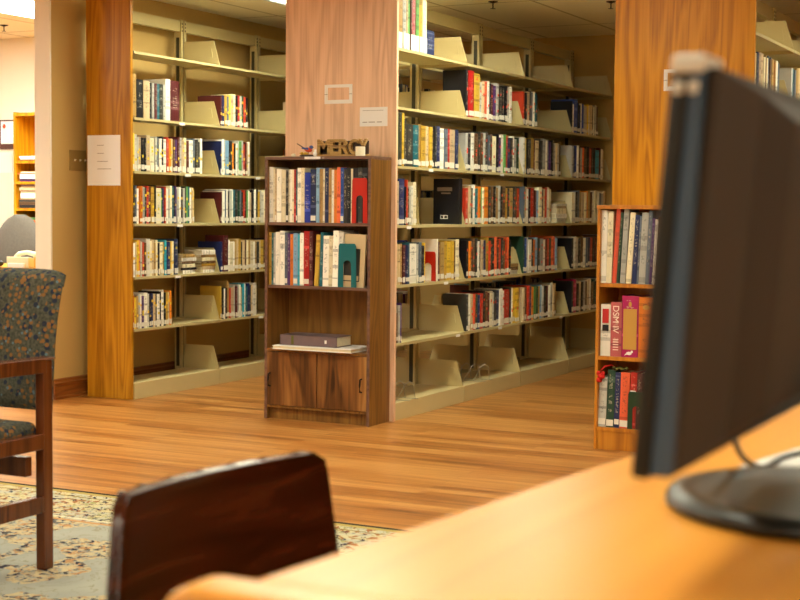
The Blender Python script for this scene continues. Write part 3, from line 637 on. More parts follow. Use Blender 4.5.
# binder on flat album
yA = BY0-.045
o = MB().box((0,0,0),(.475,.235,.004),1).box((.004,.004,.004),(.471,.231,.016)).box((0,0,.016),(.475,.235,.020),1).build('album', [M['page'],M['white']], loc=(at(272,345,1,yA)[0], yA, SH3+.0005), bevel=.0008)
tag(o, 'large flat white album jutting from the cabinet top under the maroon binder', 'album')
bx = at(280,335,1,BY0-.01)[0]
o = MB().box((0,0,0),(.345,.16,.003)).box((0,0,.003),(.006,.16,.052)).box((0,0,0),(.345,.003,.055)).box((0,0,.052),(.345,.16,.055)).build('ring_binder', M['binder'], loc=(bx, BY0-.012, SH3+.0215), bevel=.001)
tag(o, 'maroon ring binder lying flat on the white album', 'binder')
MB().box((.008,.006,.004),(.34,.155,.05)).build('page_block', M['page'], o)
MB().box((.272,-.0008,.018),(.284,.0,.035)).box((.07,-.0006,.004),(.085,0,.052),1).build('spine_label', [M['white'],M['olive']], o)
# book with its cover outward on the middle shelf
o = MB().box((-.075,0,0),(.078,.018,.275)).build('book', BK['e'], bevel=.002); o.location = (DK(349), BY0+.03, SH2+.0005); o.rotation_euler = (-.02, .035, 0)
tag(o, 'beige book leaning with its cover outward behind the teal bookend', 'book', 'books on the middle shelf of the walnut bookcase')
MB().box((-.055,-.0008,.03),(.05,0,.2)).box((-.05,-.0012,.035),(.045,-.0008,.06),1).build('cover_picture', [BK['K'],BK['e']], o)
# ornaments on the bookcase ------------------------------------------------
def text(body, size, mt, name, parent, loc, rot, ext=.001, font_scale=(1,1,1), align='CENTER'):
    cu = bpy.data.curves.new(name, 'FONT'); cu.body = body; cu.size = size; cu.extrude = ext; cu.align_x = align; cu.offset = 0
    o = bpy.data.objects.new(name, cu); col.objects.link(o); bpy.context.view_layer.update()
    me = bpy.data.meshes.new_from_object(o.evaluated_get(bpy.context.evaluated_depsgraph_get())); bpy.data.objects.remove(o)
    o = bpy.data.objects.new(name, me); me.materials.clear(); me.materials.append(mt); col.objects.link(o)
    o.parent = parent; o.location = loc; o.rotation_euler = rot; o.scale = font_scale; return o
sy = BY0+.07; sx0 = at(317.5,150,1,sy)[0]; sx1 = sx0+.3
sg = empty('word_sign', ((sx0+sx1)/2, sy, BH)); tag(sg, 'carved wooden sign reading MERCY on top of walnut bookcase', 'sign')
MB().box((-.150,-.006,0),(.150,.022,.012)).build('plinth', M['signwood'], sg, bevel=.002)
MB().box((-.150,.012,.012),(.146,.02,.082)).build('backing', M['bird_k'], sg, bevel=.003)
xx = -.148
for ch, wd in (('M',.078),('E',.054),('R',.060),('C',.060),('Y',.05)):
    cu = bpy.data.curves.new('letter','FONT'); cu.body = ch; cu.size = .1; cu.extrude = .009; cu.offset = .0022; cu.bevel_depth = .001
    o = bpy.data.objects.new('letter', cu); col.objects.link(o); bpy.context.view_layer.update()
    me = bpy.data.meshes.new_from_object(o.evaluated_get(bpy.context.evaluated_depsgraph_get())); bpy.data.objects.remove(o)
    xs = [v.co.x for v in me.vertices]; ys = [v.co.y for v in me.vertices]; w0 = max(xs)-min(xs); h0 = max(ys)-min(ys)
    for v in me.vertices: v.co = ((v.co.x-min(xs))/w0*wd, (v.co.y-min(ys))/h0*.08, v.co.z)
    me.materials.clear(); me.materials.append(M['signwood']); o = bpy.data.objects.new('letter', me); col.objects.link(o); o.parent = sg
    o.location = (xx, .002, .010); o.rotation_euler = (PI/2,0,0); xx += wd-.002
ck = MB().lathe([(.0,0),(.0245,0),(.025,.002),(.025,.047),(.023,.048),(.021,.044),(0,.043)], n=28).build('candle', M['wax'], smooth=True, loc=(at(360.4,150,1,BY0+.032)[0], BY0+.032, BH+.0005), bevel=.0005)
tag(ck, 'short white votive candle in front of the letter Y of the sign', 'candle'); MB().tube([(0,0,.042),(0,0,.05)], .0007, 6).build('wick', M['dark'], ck)
by = BY0+.06; bx = at(307.5,150,1,by)[0]
br_ = empty('bird_figurine', (bx,by,BH)); tag(br_, 'small orange and blue bird figurine perched on flowers atop bookcase', 'figurine')
MB().ball((0,0,.006),(.048,.028,.006),16).build('base', M['bird_k'], br_, smooth=True)
fl = MB()
for k in range(7): a = k*.9; fl.ball((-.02+.022*math.cos(a)*.8, .016*math.sin(a), .015+.003*(k%3)), (.009,.008,.005), 8)
fl.build('flowers', M['bird_y'], br_, smooth=True)
MB().ball((0,0,0),(.024,.013,.012),16).build('body', M['bird_o'], br_, smooth=True, loc=(.004,0,.037)).rotation_euler = (0,.25,0)
MB().ball((0,0,0),(.011,.010,.0095),14).tube([(.009,0,0),(.017,0,-.001)],[.003,.0005],8,1).build('head', [M['bird_b'],M['bird_k']], br_, smooth=True, loc=(.022,0,.05))
MB().grid(lambda u,v: (-.012-.052*u, (v-.5)*.012*(1-.4*u), .04+.028*u), 6, 3).build('tail', M['bird_k'], br_).modifiers.new('s','SOLIDIFY').thickness = .003
MB().grid(lambda u,v: (.012-.04*u, -.0135+.003*math.sin(3*v), .034+.014*v*(1-u*.6)+.008*u), 6, 4).build('wing', M['bird_b'], br_).modifiers.new('s','SOLIDIFY').thickness = .002
MB().tube([(0,-.004,.028),(.001,-.004,.014)],.0012,6).build('leg', M['bird_k'], br_); MB().tube([(.004,.004,.028),(.005,.004,.014)],.0012,6).build('leg', M['bird_k'], br_)
o = MB().ball((0,0,.009),(.013,.010,.009),12).ball((.006,0,.013),(.006,.006,.004),8).build('pebble', M['wax'], smooth=True, loc=(at(293.5,153,1,BY0+.05)[0], BY0+.05, BH)); tag(o, 'small cream pebble at left end of the bookcase top', 'ornament')
o = MB().ball((0,0,.014),(.011,.009,.014),12).ball((.002,0,.032),(.006,.006,.006),10).build('figurine', M['white'], smooth=True, loc=(at(315,150,1,BY0+.045)[0], BY0+.045, BH)); tag(o, 'tiny white figurine between the bird and the wooden sign', 'ornament')
# ------------------------------------------------------------------ oak bookcase at right
cxo = (OX0+OX1)/2
ro = empty('bookcase', (cxo, OY0, 0)); tag(ro, 'low orange oak bookcase in front of golden oak panel, partly behind monitor', 'bookcase')
def O_(mb, nm, mt, **k):
    mb.v = [(x-cxo, y-OY0, z) for x,y,z in mb.v]; return mb.build(nm, mt, ro, bevel=.001, **k)
for x0 in (OX0, OX1-.014): O_(MB().box((x0,OY0,0),(x0+.014,OY1,OH-.018)), 'side_panel', M['oak_case'])
O_(MB().box((OX0-.003,OY0-.004,OH-.018),(OX1+.003,OY1,OH)), 'top', M['oak_case'])
O_(MB().box((OX0+.014,OY1-.006,.0),(OX1-.014,OY1,OH-.018)), 'back_panel', M['oak_case'])
for z in (OZ1, OZ2, OZ3): O_(MB().box((OX0+.014,OY0+.004,z-.018),(OX1-.014,OY1-.006,z)), 'shelf', M['oak_case'])
O_(MB().box((OX0+.014,OY0+.008,0),(OX1-.014,OY0+.022,OZ3-.018)), 'kick_board', M['oak_case'])
# details on its big books
def sp(key):
    return SPECIAL.get(key)
for key, body, size, mt, zc, xs in (((O2,1),'DSM IV',.042,'inkw',.165,1),((O2,0),'',0,'inkr',0,1)):
    s = sp(key)
    if s and body:
        o, b = s; text(body, size, M[mt], 'spine_title', o, (-size*.34,-.0052,zc+.075), (PI/2, PI/2, 0), .0004, align='LEFT')
s = sp((O2,1))
if s:
    o, b = s
    for k in range(5): MB().box((-b['t']*.25,-.0052,.03+.012*k),(b['t']*.25,-.0045,.034+.012*k)).build('small_print', M['inkw'], o)
s = sp((O2,0))
if s:
    o, b = s; t = b['t']
    MB().box((-t*.3,-.0052,.155),(t*.34,-.0042,.222)).build('red_lettering', M['inkr'], o); MB().box((-t*.3,-.0052,.118),(t*.34,-.0042,.147)).build('dark_panel', BK['k'], o)
s = sp((O2,2))
if s:
    o, b = s; t = b['t']; MB().box((-t*.40,-.0052,.036),(t*.42,-.0042,.225)).build('gold_panel', M['gold'], o)
    MB().ball((-.002,-.005,.018),(.014,.0012,.008),10).ball((.012,-.005,.026),(.006,.0012,.006),10).tube([(-.012,-.005,.016),(-.024,-.005,.008)],[.004,.001],8).build('white_bird_emblem', M['white'], o)
    MB().ball((.0,-.005,.247),(.008,.0012,.013),10).build('gold_emblem', M['gold'], o)
s = sp((O2,3))
if s: MB().ball((0,-.0048,.235),(.017,.001,.011),14).build('oval_badge', M['gold'], s[0])
s = sp((O3,0))
if s: o, b = s; t = b['t']; MB().box((-t*.45,-.0052,.125),(t*.45,-.0042,.18)).build('white_band', M['white'], o)
for key, body, size, mt in (((O1,2),'',0,'inkw'),): pass
# red tassel ball and olive strip on the bottom row
o = MB()
random.seed(3)
for k in range(14): a = random.uniform(0,6.28); o.ball((.012*math.cos(a), .008*math.sin(a)-.004, -.012+random.uniform(-.02,.022)), .011, 8)
o.tube([(0,0,.015),(.015,.01,.035),(.04,.03,.042),(.06,.04,.03)], .004, 6)
o = o.build('tassel', M['redcloth'], smooth=True, loc=(OK_(600.5,385), OY0+.014, OZ3+.25)); tag(o, 'red yarn tassel hanging over the grey book, bottom shelf of oak bookcase', 'tassel')
o = MB(); 
for k in range(9): o.ball((.008*k, .008*math.sin(k*2.1), .006+.003*math.cos(k*1.7)), (.009,.008,.006), 8)
o = o.build('dried_sprig', M['olive'], smooth=True, loc=(OK_(612,378), OY0+.04, OZ3+.272)); tag(o, 'olive brown dried sprig lying on the books, bottom shelf of oak bookcase', 'sprig')
# ------------------------------------------------------------------ notices
def sheet(name, a, b_, label, cat, lines=(), y=D-.0012, mt=None):
    x0, z1 = a; x1, z0 = b_
    o = MB().box((x0,y,z0),(x1,y+.0009,z1)).build(name, mt or M['white']); o.name = name; tag(o, label, cat)
    for lx0, lx1, lz, lh in lines: MB().box((x0+lx0*(x1-x0), y-.0003, z0+lz*(z1-z0)-lh/2),(x0+lx1*(x1-x0), y, z0+lz*(z1-z0)+lh/2)).build('printed_line', M['ink'], o)
    return o
p0, p1 = at(87,135.5,1,D), at(120.5,185.5,1,D)
sheet('notice', (p0.x+.004,p0.z), (p1.x,p1.z), 'white paper notice taped to the left orange oak end panel', 'notice', [(.3,.5,.80,.003),(.3,.5,.64,.003),(.3,.62,.48,.003),(.3,.72,.33,.003)])
p0, p1 = at(360,107.5,1,D), at(387.5,126,1,D)
sheet('card', (p0.x,p0.z), (p1.x,p1.z), 'small white card on the pale oak end panel, right of the white frame', 'card', [(.1,.85,.83,.002),(.1,.27,.22,.004),(.32,.55,.22,.004),(.62,.8,.22,.004)])
def label_frame(x0, z0, label):
    w, h, b_ = .167, .101, .02
    r = empty('label_frame', (x0+w/2, D, z0+h/2)); tag(r, label, 'sign frame')
    f = MB().box((-w/2,-.004,-h/2),(w/2,0,-h/2+b_)).box((-w/2,-.004,h/2-b_+.004),(w/2,0,h/2)).box((-w/2,-.004,-h/2+b_),(-w/2+b_*.9,0,h/2-b_+.004)).box((w/2-b_*.9,-.004,-h/2+b_),(w/2,0,h/2-b_+.004))
    f.build('frame', M['white'], r)
    for sx in (-1,1): MB().box((sx*(w/2-.009)-.009,-.0046,-.002),(sx*(w/2-.009)+.009,-.004,.0005)).build('joint_line', M['ink'], r)
label_frame(at(325,85,1,D).x, 1.673, 'empty white rectangular label frame on the pale oak end panel')
label_frame(at(664,80,1,D).x, 1.690, 'white label frame on golden oak end panel, half hidden behind monitor')
# switch plate
r = empty('light_switch', (WX, 6.775, 1.385)); tag(r, 'brass triple light switch plate on the tan wall', 'light switch')
MB().box((0,-.09,-.06),(.005,.09,.06)).build('plate', M['brass'], r, bevel=.002)
for k in (-1,0,1): MB().prism([(.004,-.006),(.014,.002),(.014,.006),(.004,.008)], 1, k*.046-.005, k*.046+.005).build('toggle', M['ivory'], r)
# ------------------------------------------------------------------ ceiling lights and sprinklers
def troffer(x, y, label, mt, w=.6, l=1.2, group='ceiling light panels', fm='white'):
    r = empty('ceiling_light', (x,y,CZ)); tag(r, label, 'ceiling light', group)
    f = MB(); t = .025
    for a, b_ in (((-w/2,-l/2),(w/2,-l/2+t)),((-w/2,l/2-t),(w/2,l/2)),((-w/2,-l/2+t),(-w/2+t,l/2-t)),((w/2-t,-l/2+t),(w/2,l/2-t))): f.box((a[0],a[1],-.008),(b_[0],b_[1],0))
    f.build('frame', M[fm], r); MB().box((-w/2+t,-l/2+t,-.005),(w/2-t,l/2-t,-.001)).build('diffuser', mt, r)
    return r
p = at(36,18,2,CZ)
troffer(p.x+.30, 7.55, 'bright ceiling light panel in the left office', M['tube_room'], .62, 1.25)
troffer(-8.3, 6.6, 'ceiling light panel over the office shelf unit', M['tube_room'])
troffer(-7.4, 4.4, 'ceiling light panel left of the armchair', M['tube_room'])
for x, y, n in ((-4.6,4.3,'over the walkway near the armchair'),(-2.6,4.6,'over the open floor before the oak bookcase'),(-.4,4.6,'right of the open floor'),(-3.4,1.6,'over the rug'),(-1.0,1.4,'over the brown chair'),(1.5,2.2,'right of the desk'),(-3.4,-1.6,'behind the rug'),(-.6,-1.8,'behind the desk'),(2.2,-1.4,'in the rear right corner')):
    troffer(x, y, 'ceiling light panel '+n, M['tube'])
p = at(275,3,2,CZ)
def louvred(x, y, label, w=.6, l=1.2):
    r_ = troffer(x, y, label, M['tube_aisle'], w, l, fm='louvre')
    f = MB(); hh = .035
    for a_ in (-w/2, w/2-.004): f.box((a_,-l/2,-.014),(a_+.004,l/2,-.008))
    for a_ in (-l/2, l/2-.004): f.box((-w/2+.004,a_,-.014),(w/2-.004,a_+.004,-.008))
    n_ = int(l/.03); k_ = int(w/.06)
    for i_ in range(1,n_): f.box((-w/2+.004,-l/2+i_*l/n_,-.0135),(w/2-.004,-l/2+i_*l/n_+.0015,-.0082))
    for i_ in range(1,k_): f.box((-w/2+i_*w/k_,-l/2+.004,-.0138),(-w/2+i_*w/k_+.0015,l/2-.004,-.0081))
    f.build('louvre', M['louvre'], r_)
louvred(-4.54, 7.38, 'louvred ceiling light in the aisle before the wall stack')
louvred(-2.85, 7.2, 'louvred ceiling light in the aisle right of the middle stack')
louvred(-.6, 7.6, 'louvred ceiling light right of the golden oak panel')
def sprinkler(px, py, label):
    p = at(px, py, 2, CZ); r = empty('sprinkler', (p.x,p.y,CZ)); tag(r, label, 'sprinkler', 'ceiling sprinklers')
    MB().lathe([(0,0),(.03,0),(.03,-.004),(.014,-.008),(.012,-.01),(0,-.01)][::-1], n=18).build('escutcheon', M['bronze'], r, smooth=True)
    MB().lathe([(0,-.045),(.016,-.045),(.016,-.043),(.004,-.042),(.004,-.01),(0,-.01)], n=12).build('head', M['bronze'], r)
sprinkler(4,25,'sprinkler head on the bright office ceiling'); sprinkler(493,1.5,'sprinkler head on ceiling above the middle stack'); sprinkler(611,1.5,'sprinkler head on aisle ceiling left of the golden oak panel')
# ------------------------------------------------------------------ rug
o = MB().box((0,-2.9,0),(3.6,0,.008)).build('rug', M['rug'], loc=(-5.0,4.45,.0)); tag(o, 'patterned blue-grey and cream floral rug on the plank floor', 'rug')
# ------------------------------------------------------------------ armchair
ac = empty('armchair', (-3.2, 3.2, .008)); tag(ac, 'cherry wood armchair with dark patterned upholstery on the rug', 'armchair')
def A(mb, nm, mt, **k): mb.v = [(x+3.2, y-3.2, z-.008) for x,y,z in mb.v]; return mb.build(nm, mt, ac, **k)
YR, YF = 3.412, 2.92
for xs in (-2.94, -3.46):
    A(MB().box((xs-.021,YR-.004,.0085),(xs+.013,YR+.038,.655)), 'leg', M['chairwood'], bevel=.004)
    A(MB().box((xs-.021,YF-.02,.0085),(xs+.021,YF+.022,.63)), 'leg', M['chairwood'], bevel=.004)
    A(MB().prism([(YF-.05,.622),(YR-.004,.615),(YR-.004,.6552),(YR+.038,.6552),(YR+.038,.66),(YF+.1,.664),(YF-.03,.664),(YF-.055,.65)], 0, xs-.026, xs+.026), 'armrest', M['chairwood'], bevel=.006)
    A(MB().box((xs-.015,YF+.022,.382),(xs+.017,YR-.004,.430)), 'seat_rail', M['chairwood'], bevel=.003)
    A(MB().box((xs-.012,YF+.022,.187),(xs+.014,YR-.004,.238)), 'stretcher', M['chairwood'], bevel=.003)
A(MB().box((-3.44,YR-.05,.30),(-2.96,YR-.02,.36)), 'rear_rail', M['chairwood'], bevel=.003)
A(MB().box((-3.44,YF,.382),(-2.96,YF+.03,.43)), 'front_rail', M['chairwood'], bevel=.003)
A(MB().box((-3.435,YF-.03,.405),(-2.962,YR+.02,.462)), 'seat', M['uphol'], bevel=.028, seg=5, smooth=True)
def backpt(zq): return YR+.058+(zq-.49)*.06+max(0,zq-.66)**2*.5
bw = [(YR-.035,.492),(YR+.02,.485),(backpt(.915)+.085,.895),(backpt(.915)+.07,.918),(backpt(.915)+.02,.922),(backpt(.9)-.005,.90),(backpt(.7)-.012,.7)]
bk = MB()
# upholstered back: wider towards the top
nz_, nx_ = 10, 12
def bfun(side):
    def f(u, v):
        z = .485+.437*v; half = .237+.006*v**1.6; x = -3.2+(2*u-1)*half
        yc = backpt(z)+.02; th = .036*(1-abs(2*u-1)**6)**.5*(1-abs(2*v-1)**10)**.5+.001
        crown = -.012*(1-(2*u-1)**2)
        zz = z-.018*abs(2*u-1)**8*(v>.9)
        return (x, yc+side*th-(-crown if side < 0 else 0)*0, zz)
    return f
bk.grid(bfun(-1), 25, 25); bk.grid(lambda u,v: bfun(1)(1-u,v), 25, 25)
n = 25
bo = A(bk, 'backrest', M['uphol'], smooth=True)
# ------------------------------------------------------------------ brown chair near the desk
bc = empty('side_chair', (-.95, 1.66, 0)); tag(bc, 'glossy dark brown plywood chair with curved back in front of the desk', 'chair')
def Cc(mb, nm, mt, **k): mb.v = [(x+.95, y-1.66, z) for x,y,z in mb.v]; return mb.build(nm, mt, bc, **k)
def cb(side):
    def f(u, v):
        # u near(0) -> far(1), v bottom -> top
        z = .40+.365*v
        near = 1.425-.12*(1-v); far = 1.838
        if v > .88: s_ = (v-.88)/.12; near += .010*(1-math.sqrt(max(0,1-s_**4))); far -= .030*(1-math.sqrt(max(0,1-s_**4)))
        y = near+(far-near)*u
        x = -1.123+.06*(1-v)+.045*u+.018*(2*u-1)**2 + side*.008
        return (x, y, z)
    return f
mb = MB(); NU, NV = 25, 25
mb.grid(cb(1), NU, NV); mb.grid(cb(-1), NU, NV)
o2 = NU*NV
def rim(idx): 
    for a, b_ in zip(idx, idx[1:]): mb.f.append((a, b_, b_+o2, a+o2)); mb.m.append(0)
rim([j for j in range(NV)]); rim([(NU-1)*NV+j for j in range(NV)]); rim([i*NV+NV-1 for i in range(NU)]); rim([i*NV for i in range(NU)])
Cc(mb, 'backrest', M['darkwood'], bevel=.003, smooth=True)
Cc(MB().prism([(-1.06,1.46),(-1.06,1.86),(-.70,1.88),(-.66,1.85),(-.66,1.47),(-.70,1.44)], 2, .42, .445), 'seat', M['darkwood'], bevel=.008)
for x, y in ((-1.05,1.50),(-1.05,1.82),(-.70,1.49),(-.70,1.84)):
    Cc(MB().box((x-.016,y-.016,.0085 if x else 0),(x+.016,y+.016,.42)), 'leg', M['darkwood'], bevel=.004)
# ------------------------------------------------------------------ desk
DZ = .82
dk = empty('desk', (0,1.6,0)); tag(dk, 'light oak desk carrying the monitor in the near foreground', 'desk')
def Dd(mb, nm, mt, **k): mb.v = [(x, y-1.6, z) for x,y,z in mb.v]; return mb.build(nm, mt, dk, **k)
Dd(MB().prism([(-.625,.975),(.75,.975),(.78,2.45),(-.435,2.45),(-.525,1.88),(-.58,1.40)], 2, DZ-.032, DZ), 'desktop', M['desk'], bevel=.006, seg=3)
pts = []
for cx_, cz_, a0_ in ((-.645,DZ-.030,180),(.78,DZ-.03,90)):
    for k in range(7): a = math.radians(a0_-15*k); pts.append((cx_+.034*math.cos(a), cz_+.034*math.sin(a)))
pts = [(-.679,0)]+pts+[(.814,0)]
Dd(MB().prism(pts, 1, .918, .9745), 'end_panel', M['desk'], bevel=.012, seg=4, smooth=True)
Dd(MB().prism([(-.40,0),(.74,0),(.74,DZ-.034),(-.40,DZ-.034)], 1, 2.36, 2.39), 'far_panel', M['desk'])
Dd(MB().box((.70,.976,.1),(.72,2.35,DZ-.034)), 'modesty_panel', M['desk'])
# ------------------------------------------------------------------ monitor
mo = empty('monitor', (-.195,1.37,DZ)); tag(mo, 'large black computer monitor seen from behind on the oak desk', 'monitor')
MX, MY = -.195, 1.37
def Mo(mb, nm, mt, parent=None, **k): mb.v = [(x-MX, y-MY, z-DZ) for x,y,z in mb.v]; return mb.build(nm, mt, parent or mo, **k)
Y0m, Y1m, Z0m, Z1m = 1.098, 1.68, .908, 1.236; tilt = (.027)/(Z1m-Z0m)
def tx(mb):
    mb.v = [(x+(z-Z0m)*tilt, y, z) for x,y,z in mb.v]; return mb
XF = -.350
Mo(tx(MB().box((XF,Y0m+.001,Z0m),(XF+.016,Y1m,Z1m))), 'front_frame', M['blackp'], bevel=.004, seg=3)
Mo(tx(MB().prism([(XF+.0162,Z0m+.003),(XF+.034,Z0m+.003),(XF+.028,Z1m-.003),(XF+.0162,Z1m-.003)], 1, Y0m, Y1m)), 'side_band', M['bezel'], bevel=.003, seg=3)
Mo(tx(MB().box((XF-.0008,Y0m+.02,Z0m+.025),(XF-.0003,Y1m-.02,Z1m-.02))), 'screen', M['blackp'])
bs = MB()
prof = [(0,0,XF+.0302),(.003,.003,XF+.037),(.12,.014,XF+.044),(.16,.035,XF+.066),(.18,.05,XF+.068)]
rings = []
for dy, dz_, x in prof: rings.append([(x,Y0m+.004+dy,Z0m+.004+dz_),(x,Y1m-.004-dy,Z0m+.004+dz_),(x,Y1m-.004-dy,Z1m-.004-dz_),(x,Y0m+.004+dy,Z1m-.004-dz_)])
vs = sum(rings, []); fs = []
for i in range(len(rings)-1):
    for k in range(4): fs.append((i*4+k, i*4+(k+1)%4, (i+1)*4+(k+1)%4, (i+1)*4+k))
fs.append(tuple((len(rings)-1)*4+k for k in range(4))); fs.append((3,2,1,0)); bs.add(vs, fs)
Mo(tx(bs), 'back_shell', M['backp'], bevel=.003)
Mo(tx(MB().box((XF+.001,Y0m-.003,Z1m-.010),(XF+.028,Y0m+.05,Z1m+.004))), 'pale_corner', M['palegrey'], bevel=.003)  # pale grey block on the monitor's top near corner
Mo(tx(MB().box((XF+.004,Y0m-.0025,Z1m-.026),(XF+.012,Y0m+.001,Z1m-.016)).box((XF+.016,Y0m-.0025,Z1m-.026),(XF+.024,Y0m+.001,Z1m-.016))), 'pale_corner_pair', M['palegrey'], bevel=.002)  # two small pale squares just below the corner block
Mo(MB().prism([(-.276,1.06),(-.276,.96),(-.262,.91),(-.245,DZ+.014),(-.19,DZ+.014),(-.215,.93),(-.235,1.05)], 1, 1.53, 1.60), 'neck', M['blackp'], bevel=.01, seg=3)
Mo(MB().tube([(-.238,1.40,.925),(-.238,1.61,.925)], .034, 24), 'hinge', M['backp'])
Mo(MB().lathe([(0,0),(.160,0),(.166,.004),(.166,.010),(.161,.016),(.142,.018),(.131,.016),(.11,.014),(0,.016)], (-.262,1.49,DZ+.0005), 64), 'base', M['blackp'], smooth=True)
cab = [tuple(at(*q)) for q in ((757,372,1,1.42),(738,392,1,1.43),(733,425,1,1.50),(741,455,1,1.60),(764,468,1,1.675),(800,458,1,1.80))]+[(-.25,1.93,.826),(.05,2.1,.826),(.3,2.3,.826),(.5,2.44,.826)]
pts = []
for i in range(len(cab)-1):
    P0 = Vector(cab[max(i-1,0)]); P1 = Vector(cab[i]); P2 = Vector(cab[i+1]); P3 = Vector(cab[min(i+2,len(cab)-1)])
    for q in range(6):
        t = q/6; pts.append(.5*((2*P1)+(-P0+P2)*t+(2*P0-5*P1+4*P2-P3)*t*t+(-P0+3*P1-3*P2+P3)*t**3))
for q in pts: q.z = max(q.z, DZ+.0045)
o = MB().tube(pts, .0038, 8).build('cable', M['blackp'], smooth=True); tag(o, 'black cable hanging from the monitor and running over white papers', 'cable')
for k, (x, y, rz, lb) in enumerate(((-.405,1.69,-.2,'loose white sheet of paper under the cable on the desk'),(-.37,1.735,-.08,'white sheet of paper at the back of the pile beside the monitor'))):
    o = MB().box((0,0,0),(.28,.20,.0008)).build('paper_sheet', M['sheetp'], loc=(x+.0,y+.0,DZ+.0004+.0010*k)); o.rotation_euler = (0,0,rz); tag(o, lb, 'paper', 'papers on the desk')
# ------------------------------------------------------------------ left office
yS = 8.40
def Q(px, py, y): return at(px, py, 1, y)
x0 = Q(13.2,112,yS).x; x1 = x0+.80; zt = Q(20,112,yS).z
su = empty('shelf_unit', ((x0+x1)/2, yS, 0)); tag(su, 'orange oak shelf unit with piled papers in the bright office', 'shelf unit')
def U_(mb, nm, mt, **k): mb.v = [(x-(x0+x1)/2, y-yS, z) for x,y,z in mb.v]; return mb.build(nm, mt, su, **k)
zs = [Q(25,160.5,yS).z, Q(25,181.5,yS).z, Q(25,208,yS).z, Q(25,223,yS).z, .6, .3, .08]
for a in (x0, x1-.02): U_(MB().box((a,yS,0),(a+.02,8.75,zt)), 'side_panel', M['oak_right'])
U_(MB().box((x0+.02,yS,zt-.03),(x1-.02,8.74,zt-.005)), 'top', M['oak_right']); U_(MB().box((x0+.02,8.74,0),(x1-.02,8.75,zt)), 'back_panel', M['oak_right'])
for k, z in enumerate(zs): U_(MB().box((x0+.02,yS,z-.02),(x1-.02,8.74,z)), 'shelf', M['oak_right'] if k != 3 else M['ivory'])
def pile(z, seq, lb):
    zz = z+.0005
    for k, (c_, t) in enumerate(re.findall(r'([A-Za-z])([\d.]+)', seq)):
        t = float(t)/100; ox = random.uniform(0,.03)
        o = MB().box((0,0,0),(.27,.2,t)).build('paper_bundle' if c_ in 'wi' else 'folder', M['white'] if c_ == 'w' else BK[c_], loc=(x0+.028+ox, yS+.003+random.uniform(0,.015), zz), bevel=.001)
        tag(o, '%s %s, %s on the %s office shelf' % (PAL[c_][0], 'bundle of papers' if c_ in 'wi' else 'folder', 'at the bottom' if k == 0 else ORD[k]+' from bottom', lb), 'papers' if c_ in 'wi' else 'folder', 'piled papers on office shelves'); zz += t+.0006
pile(zs[0], 'K.8 w1.2 w1.2', 'top'); pile(zs[1], 'p1.9 w3.4 R.8 i1', 'second'); pile(zs[2], 'k2.4 N2 K1.6 T1 w3.6 i2 e2.2 T1 m1', 'third'); pile(zs[3], 'R2 g2', 'fourth')
pw = at(-8,120,1,8.755); a = Q(0.3,120,8.745); b_ = Q(13,149,8.745)
r = empty('poster', (a.x-.1, 8.76, (a.z+b_.z)/2)); tag(r, 'framed poster with a red flower left of the office shelf unit', 'poster'); h = (a.z-b_.z)/2
MB().box((.095,-.02,-h),(.50,0,h)).build('frame', M['frame_d'], r, bevel=.002); MB().box((.11,-.0215,-h+.04),(.48,-.0202,h-.012)).build('print', M['photo'], r)
MB().ball((.145,-.022,h-.05),(.016,.001,.018),10).build('red_flower', M['bird_o'], r)
a = Q(0,150,8.75); b_ = Q(13,175,8.75)
o = MB().box((-.5,0,-.08),(.12,.006,.08)).build('paper_sheet', M['white'], loc=(a.x, 8.752, (a.z+b_.z)/2)); o.location.y = 8.754; tag(o, 'white sheet pinned to the office wall beneath the framed poster', 'paper')
# office chair behind the office desk
yc = 8.12; ce = Q(16,240,yc)
oc = empty('office_chair', (ce.x, yc, 0)); tag(oc, 'grey office chair with rounded back behind the office desk', 'chair')
mb = MB(); mb.grid(lambda u,v: ((u-.5)*.44*math.sqrt(max(.0,1-(max(0,v-.45)/.56)**2.4))*1, .05*(2*u-1)**2-.03*math.sin(PI*v), .52+.535*v), 17, 17)
s_ = mb.build('backrest', M['greyfab'], oc, smooth=True); s_.modifiers.new('s','SOLIDIFY').thickness = .05
MB().box((-.24,-.48,.43),(.24,-.04,.50)).build('seat', M['greyfab'], oc, bevel=.03, seg=4, smooth=True)
MB().tube([(0,-.25,.43),(0,-.25,.08)], .03, 12).build('post', M['blackp'], oc)
for k in range(5):
    a = 2*PI*k/5; MB().tube([(0,-.25,.09),(.27*math.cos(a),-.25+.27*math.sin(a),.05)], [.022,.014], 8).ball((.27*math.cos(a),-.25+.27*math.sin(a),.026), .025, 8).build('leg', M['blackp'], oc)
dy0, dz0 = 7.05, Q(20,268,7.05).z
od = empty('office_desk', (-6.6, 7.2, 0)); tag(od, 'orange oak desk edge in the office with a telephone on it', 'desk')
MB().box((-.75,-.15,dz0-.03),(.8,.38,dz0)).build('desktop', M['oak_right'], od, bevel=.003)
for x in (-.72, .72): MB().box((x-.02,-.13,0),(x+.02,.36,dz0-.031)).build('end_panel', M['oak_right'], od)
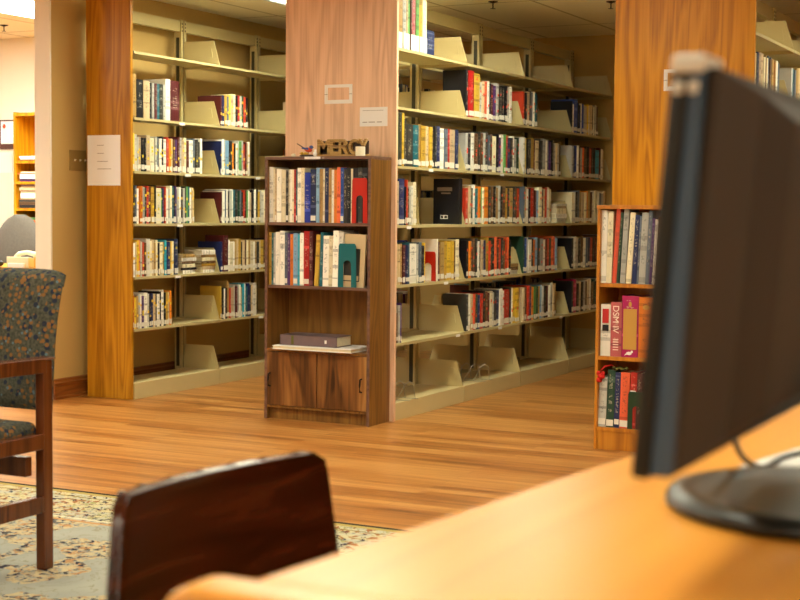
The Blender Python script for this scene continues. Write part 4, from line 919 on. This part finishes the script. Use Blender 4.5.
ph = empty('telephone', (Q(27,262,7.16).x, 7.16, dz0)); tag(ph, 'cream desk telephone on the office desk', 'telephone')
MB().prism([(-.09,0),(.09,0),(.09,.03),(.0,.055),(-.09,.07)][::-1], 0, -.09, .09).build('body', M['ivory'], ph, bevel=.006, seg=3)
MB().tube([(-.085,0,.06),(-.06,0,.085),(0,0,.095),(.06,0,.085),(.085,0,.06)], [.02,.016,.014,.016,.02], 10).build('handset', M['ivory'], ph, smooth=True)
o = MB().box((0,0,0),(.014,.02,.07)).build('highlighter', M['yellowp'], loc=(Q(33.5,262,7.07).x, 7.075, dz0+.0003), bevel=.002); tag(o, 'yellow highlighter standing at right of the telephone', 'pen')
o = MB().box((0,0,0),(.13,.05,.028)).build('card_box', M['white'], loc=(Q(8,266,7.06).x, 7.058, dz0+.0003), bevel=.002); tag(o, 'small white card box in front of the telephone', 'box')
o = MB().ball((0,0,.02),(.03,.02,.02),12).build('tape_dispenser', M['blackp'], smooth=True, loc=(Q(4,258,7.2).x, 7.16, dz0)); tag(o, 'black tape dispenser left of the telephone', 'tape dispenser')
# ------------------------------------------------------------------ world, camera, view
w = bpy.data.worlds.new('world'); sc.world = w; w.use_nodes = True; w.node_tree.nodes['Background'].inputs[0].default_value = (1,.92,.8,1); w.node_tree.nodes['Background'].inputs[1].default_value = .3
cam = bpy.data.cameras.new('camera'); co = bpy.data.objects.new('camera', cam); col.objects.link(co); sc.camera = co
cam.sensor_width = 36; cam.lens = 36*FPX/800; cam.clip_start = .05
mtx = Matrix((RT, UP, -FW)).transposed().to_4x4(); mtx.translation = EYE; co.matrix_world = mtx
cam.dof.use_dof = True; cam.dof.focus_distance = 7.0; cam.dof.aperture_fstop = cam.lens/1000/.0112; cam.dof.aperture_blades = 0
sc.view_settings.view_transform = 'Standard'; sc.view_settings.look = 'None'; sc.view_settings.gamma = 1; sc.view_settings.use_curve_mapping = False
sc.view_settings.exposure = .66
sc.cycles.max_bounces = 8; sc.cycles.diffuse_bounces = 5; sc.cycles.use_denoising = True; sc.cycles.sample_clamp_indirect = 6
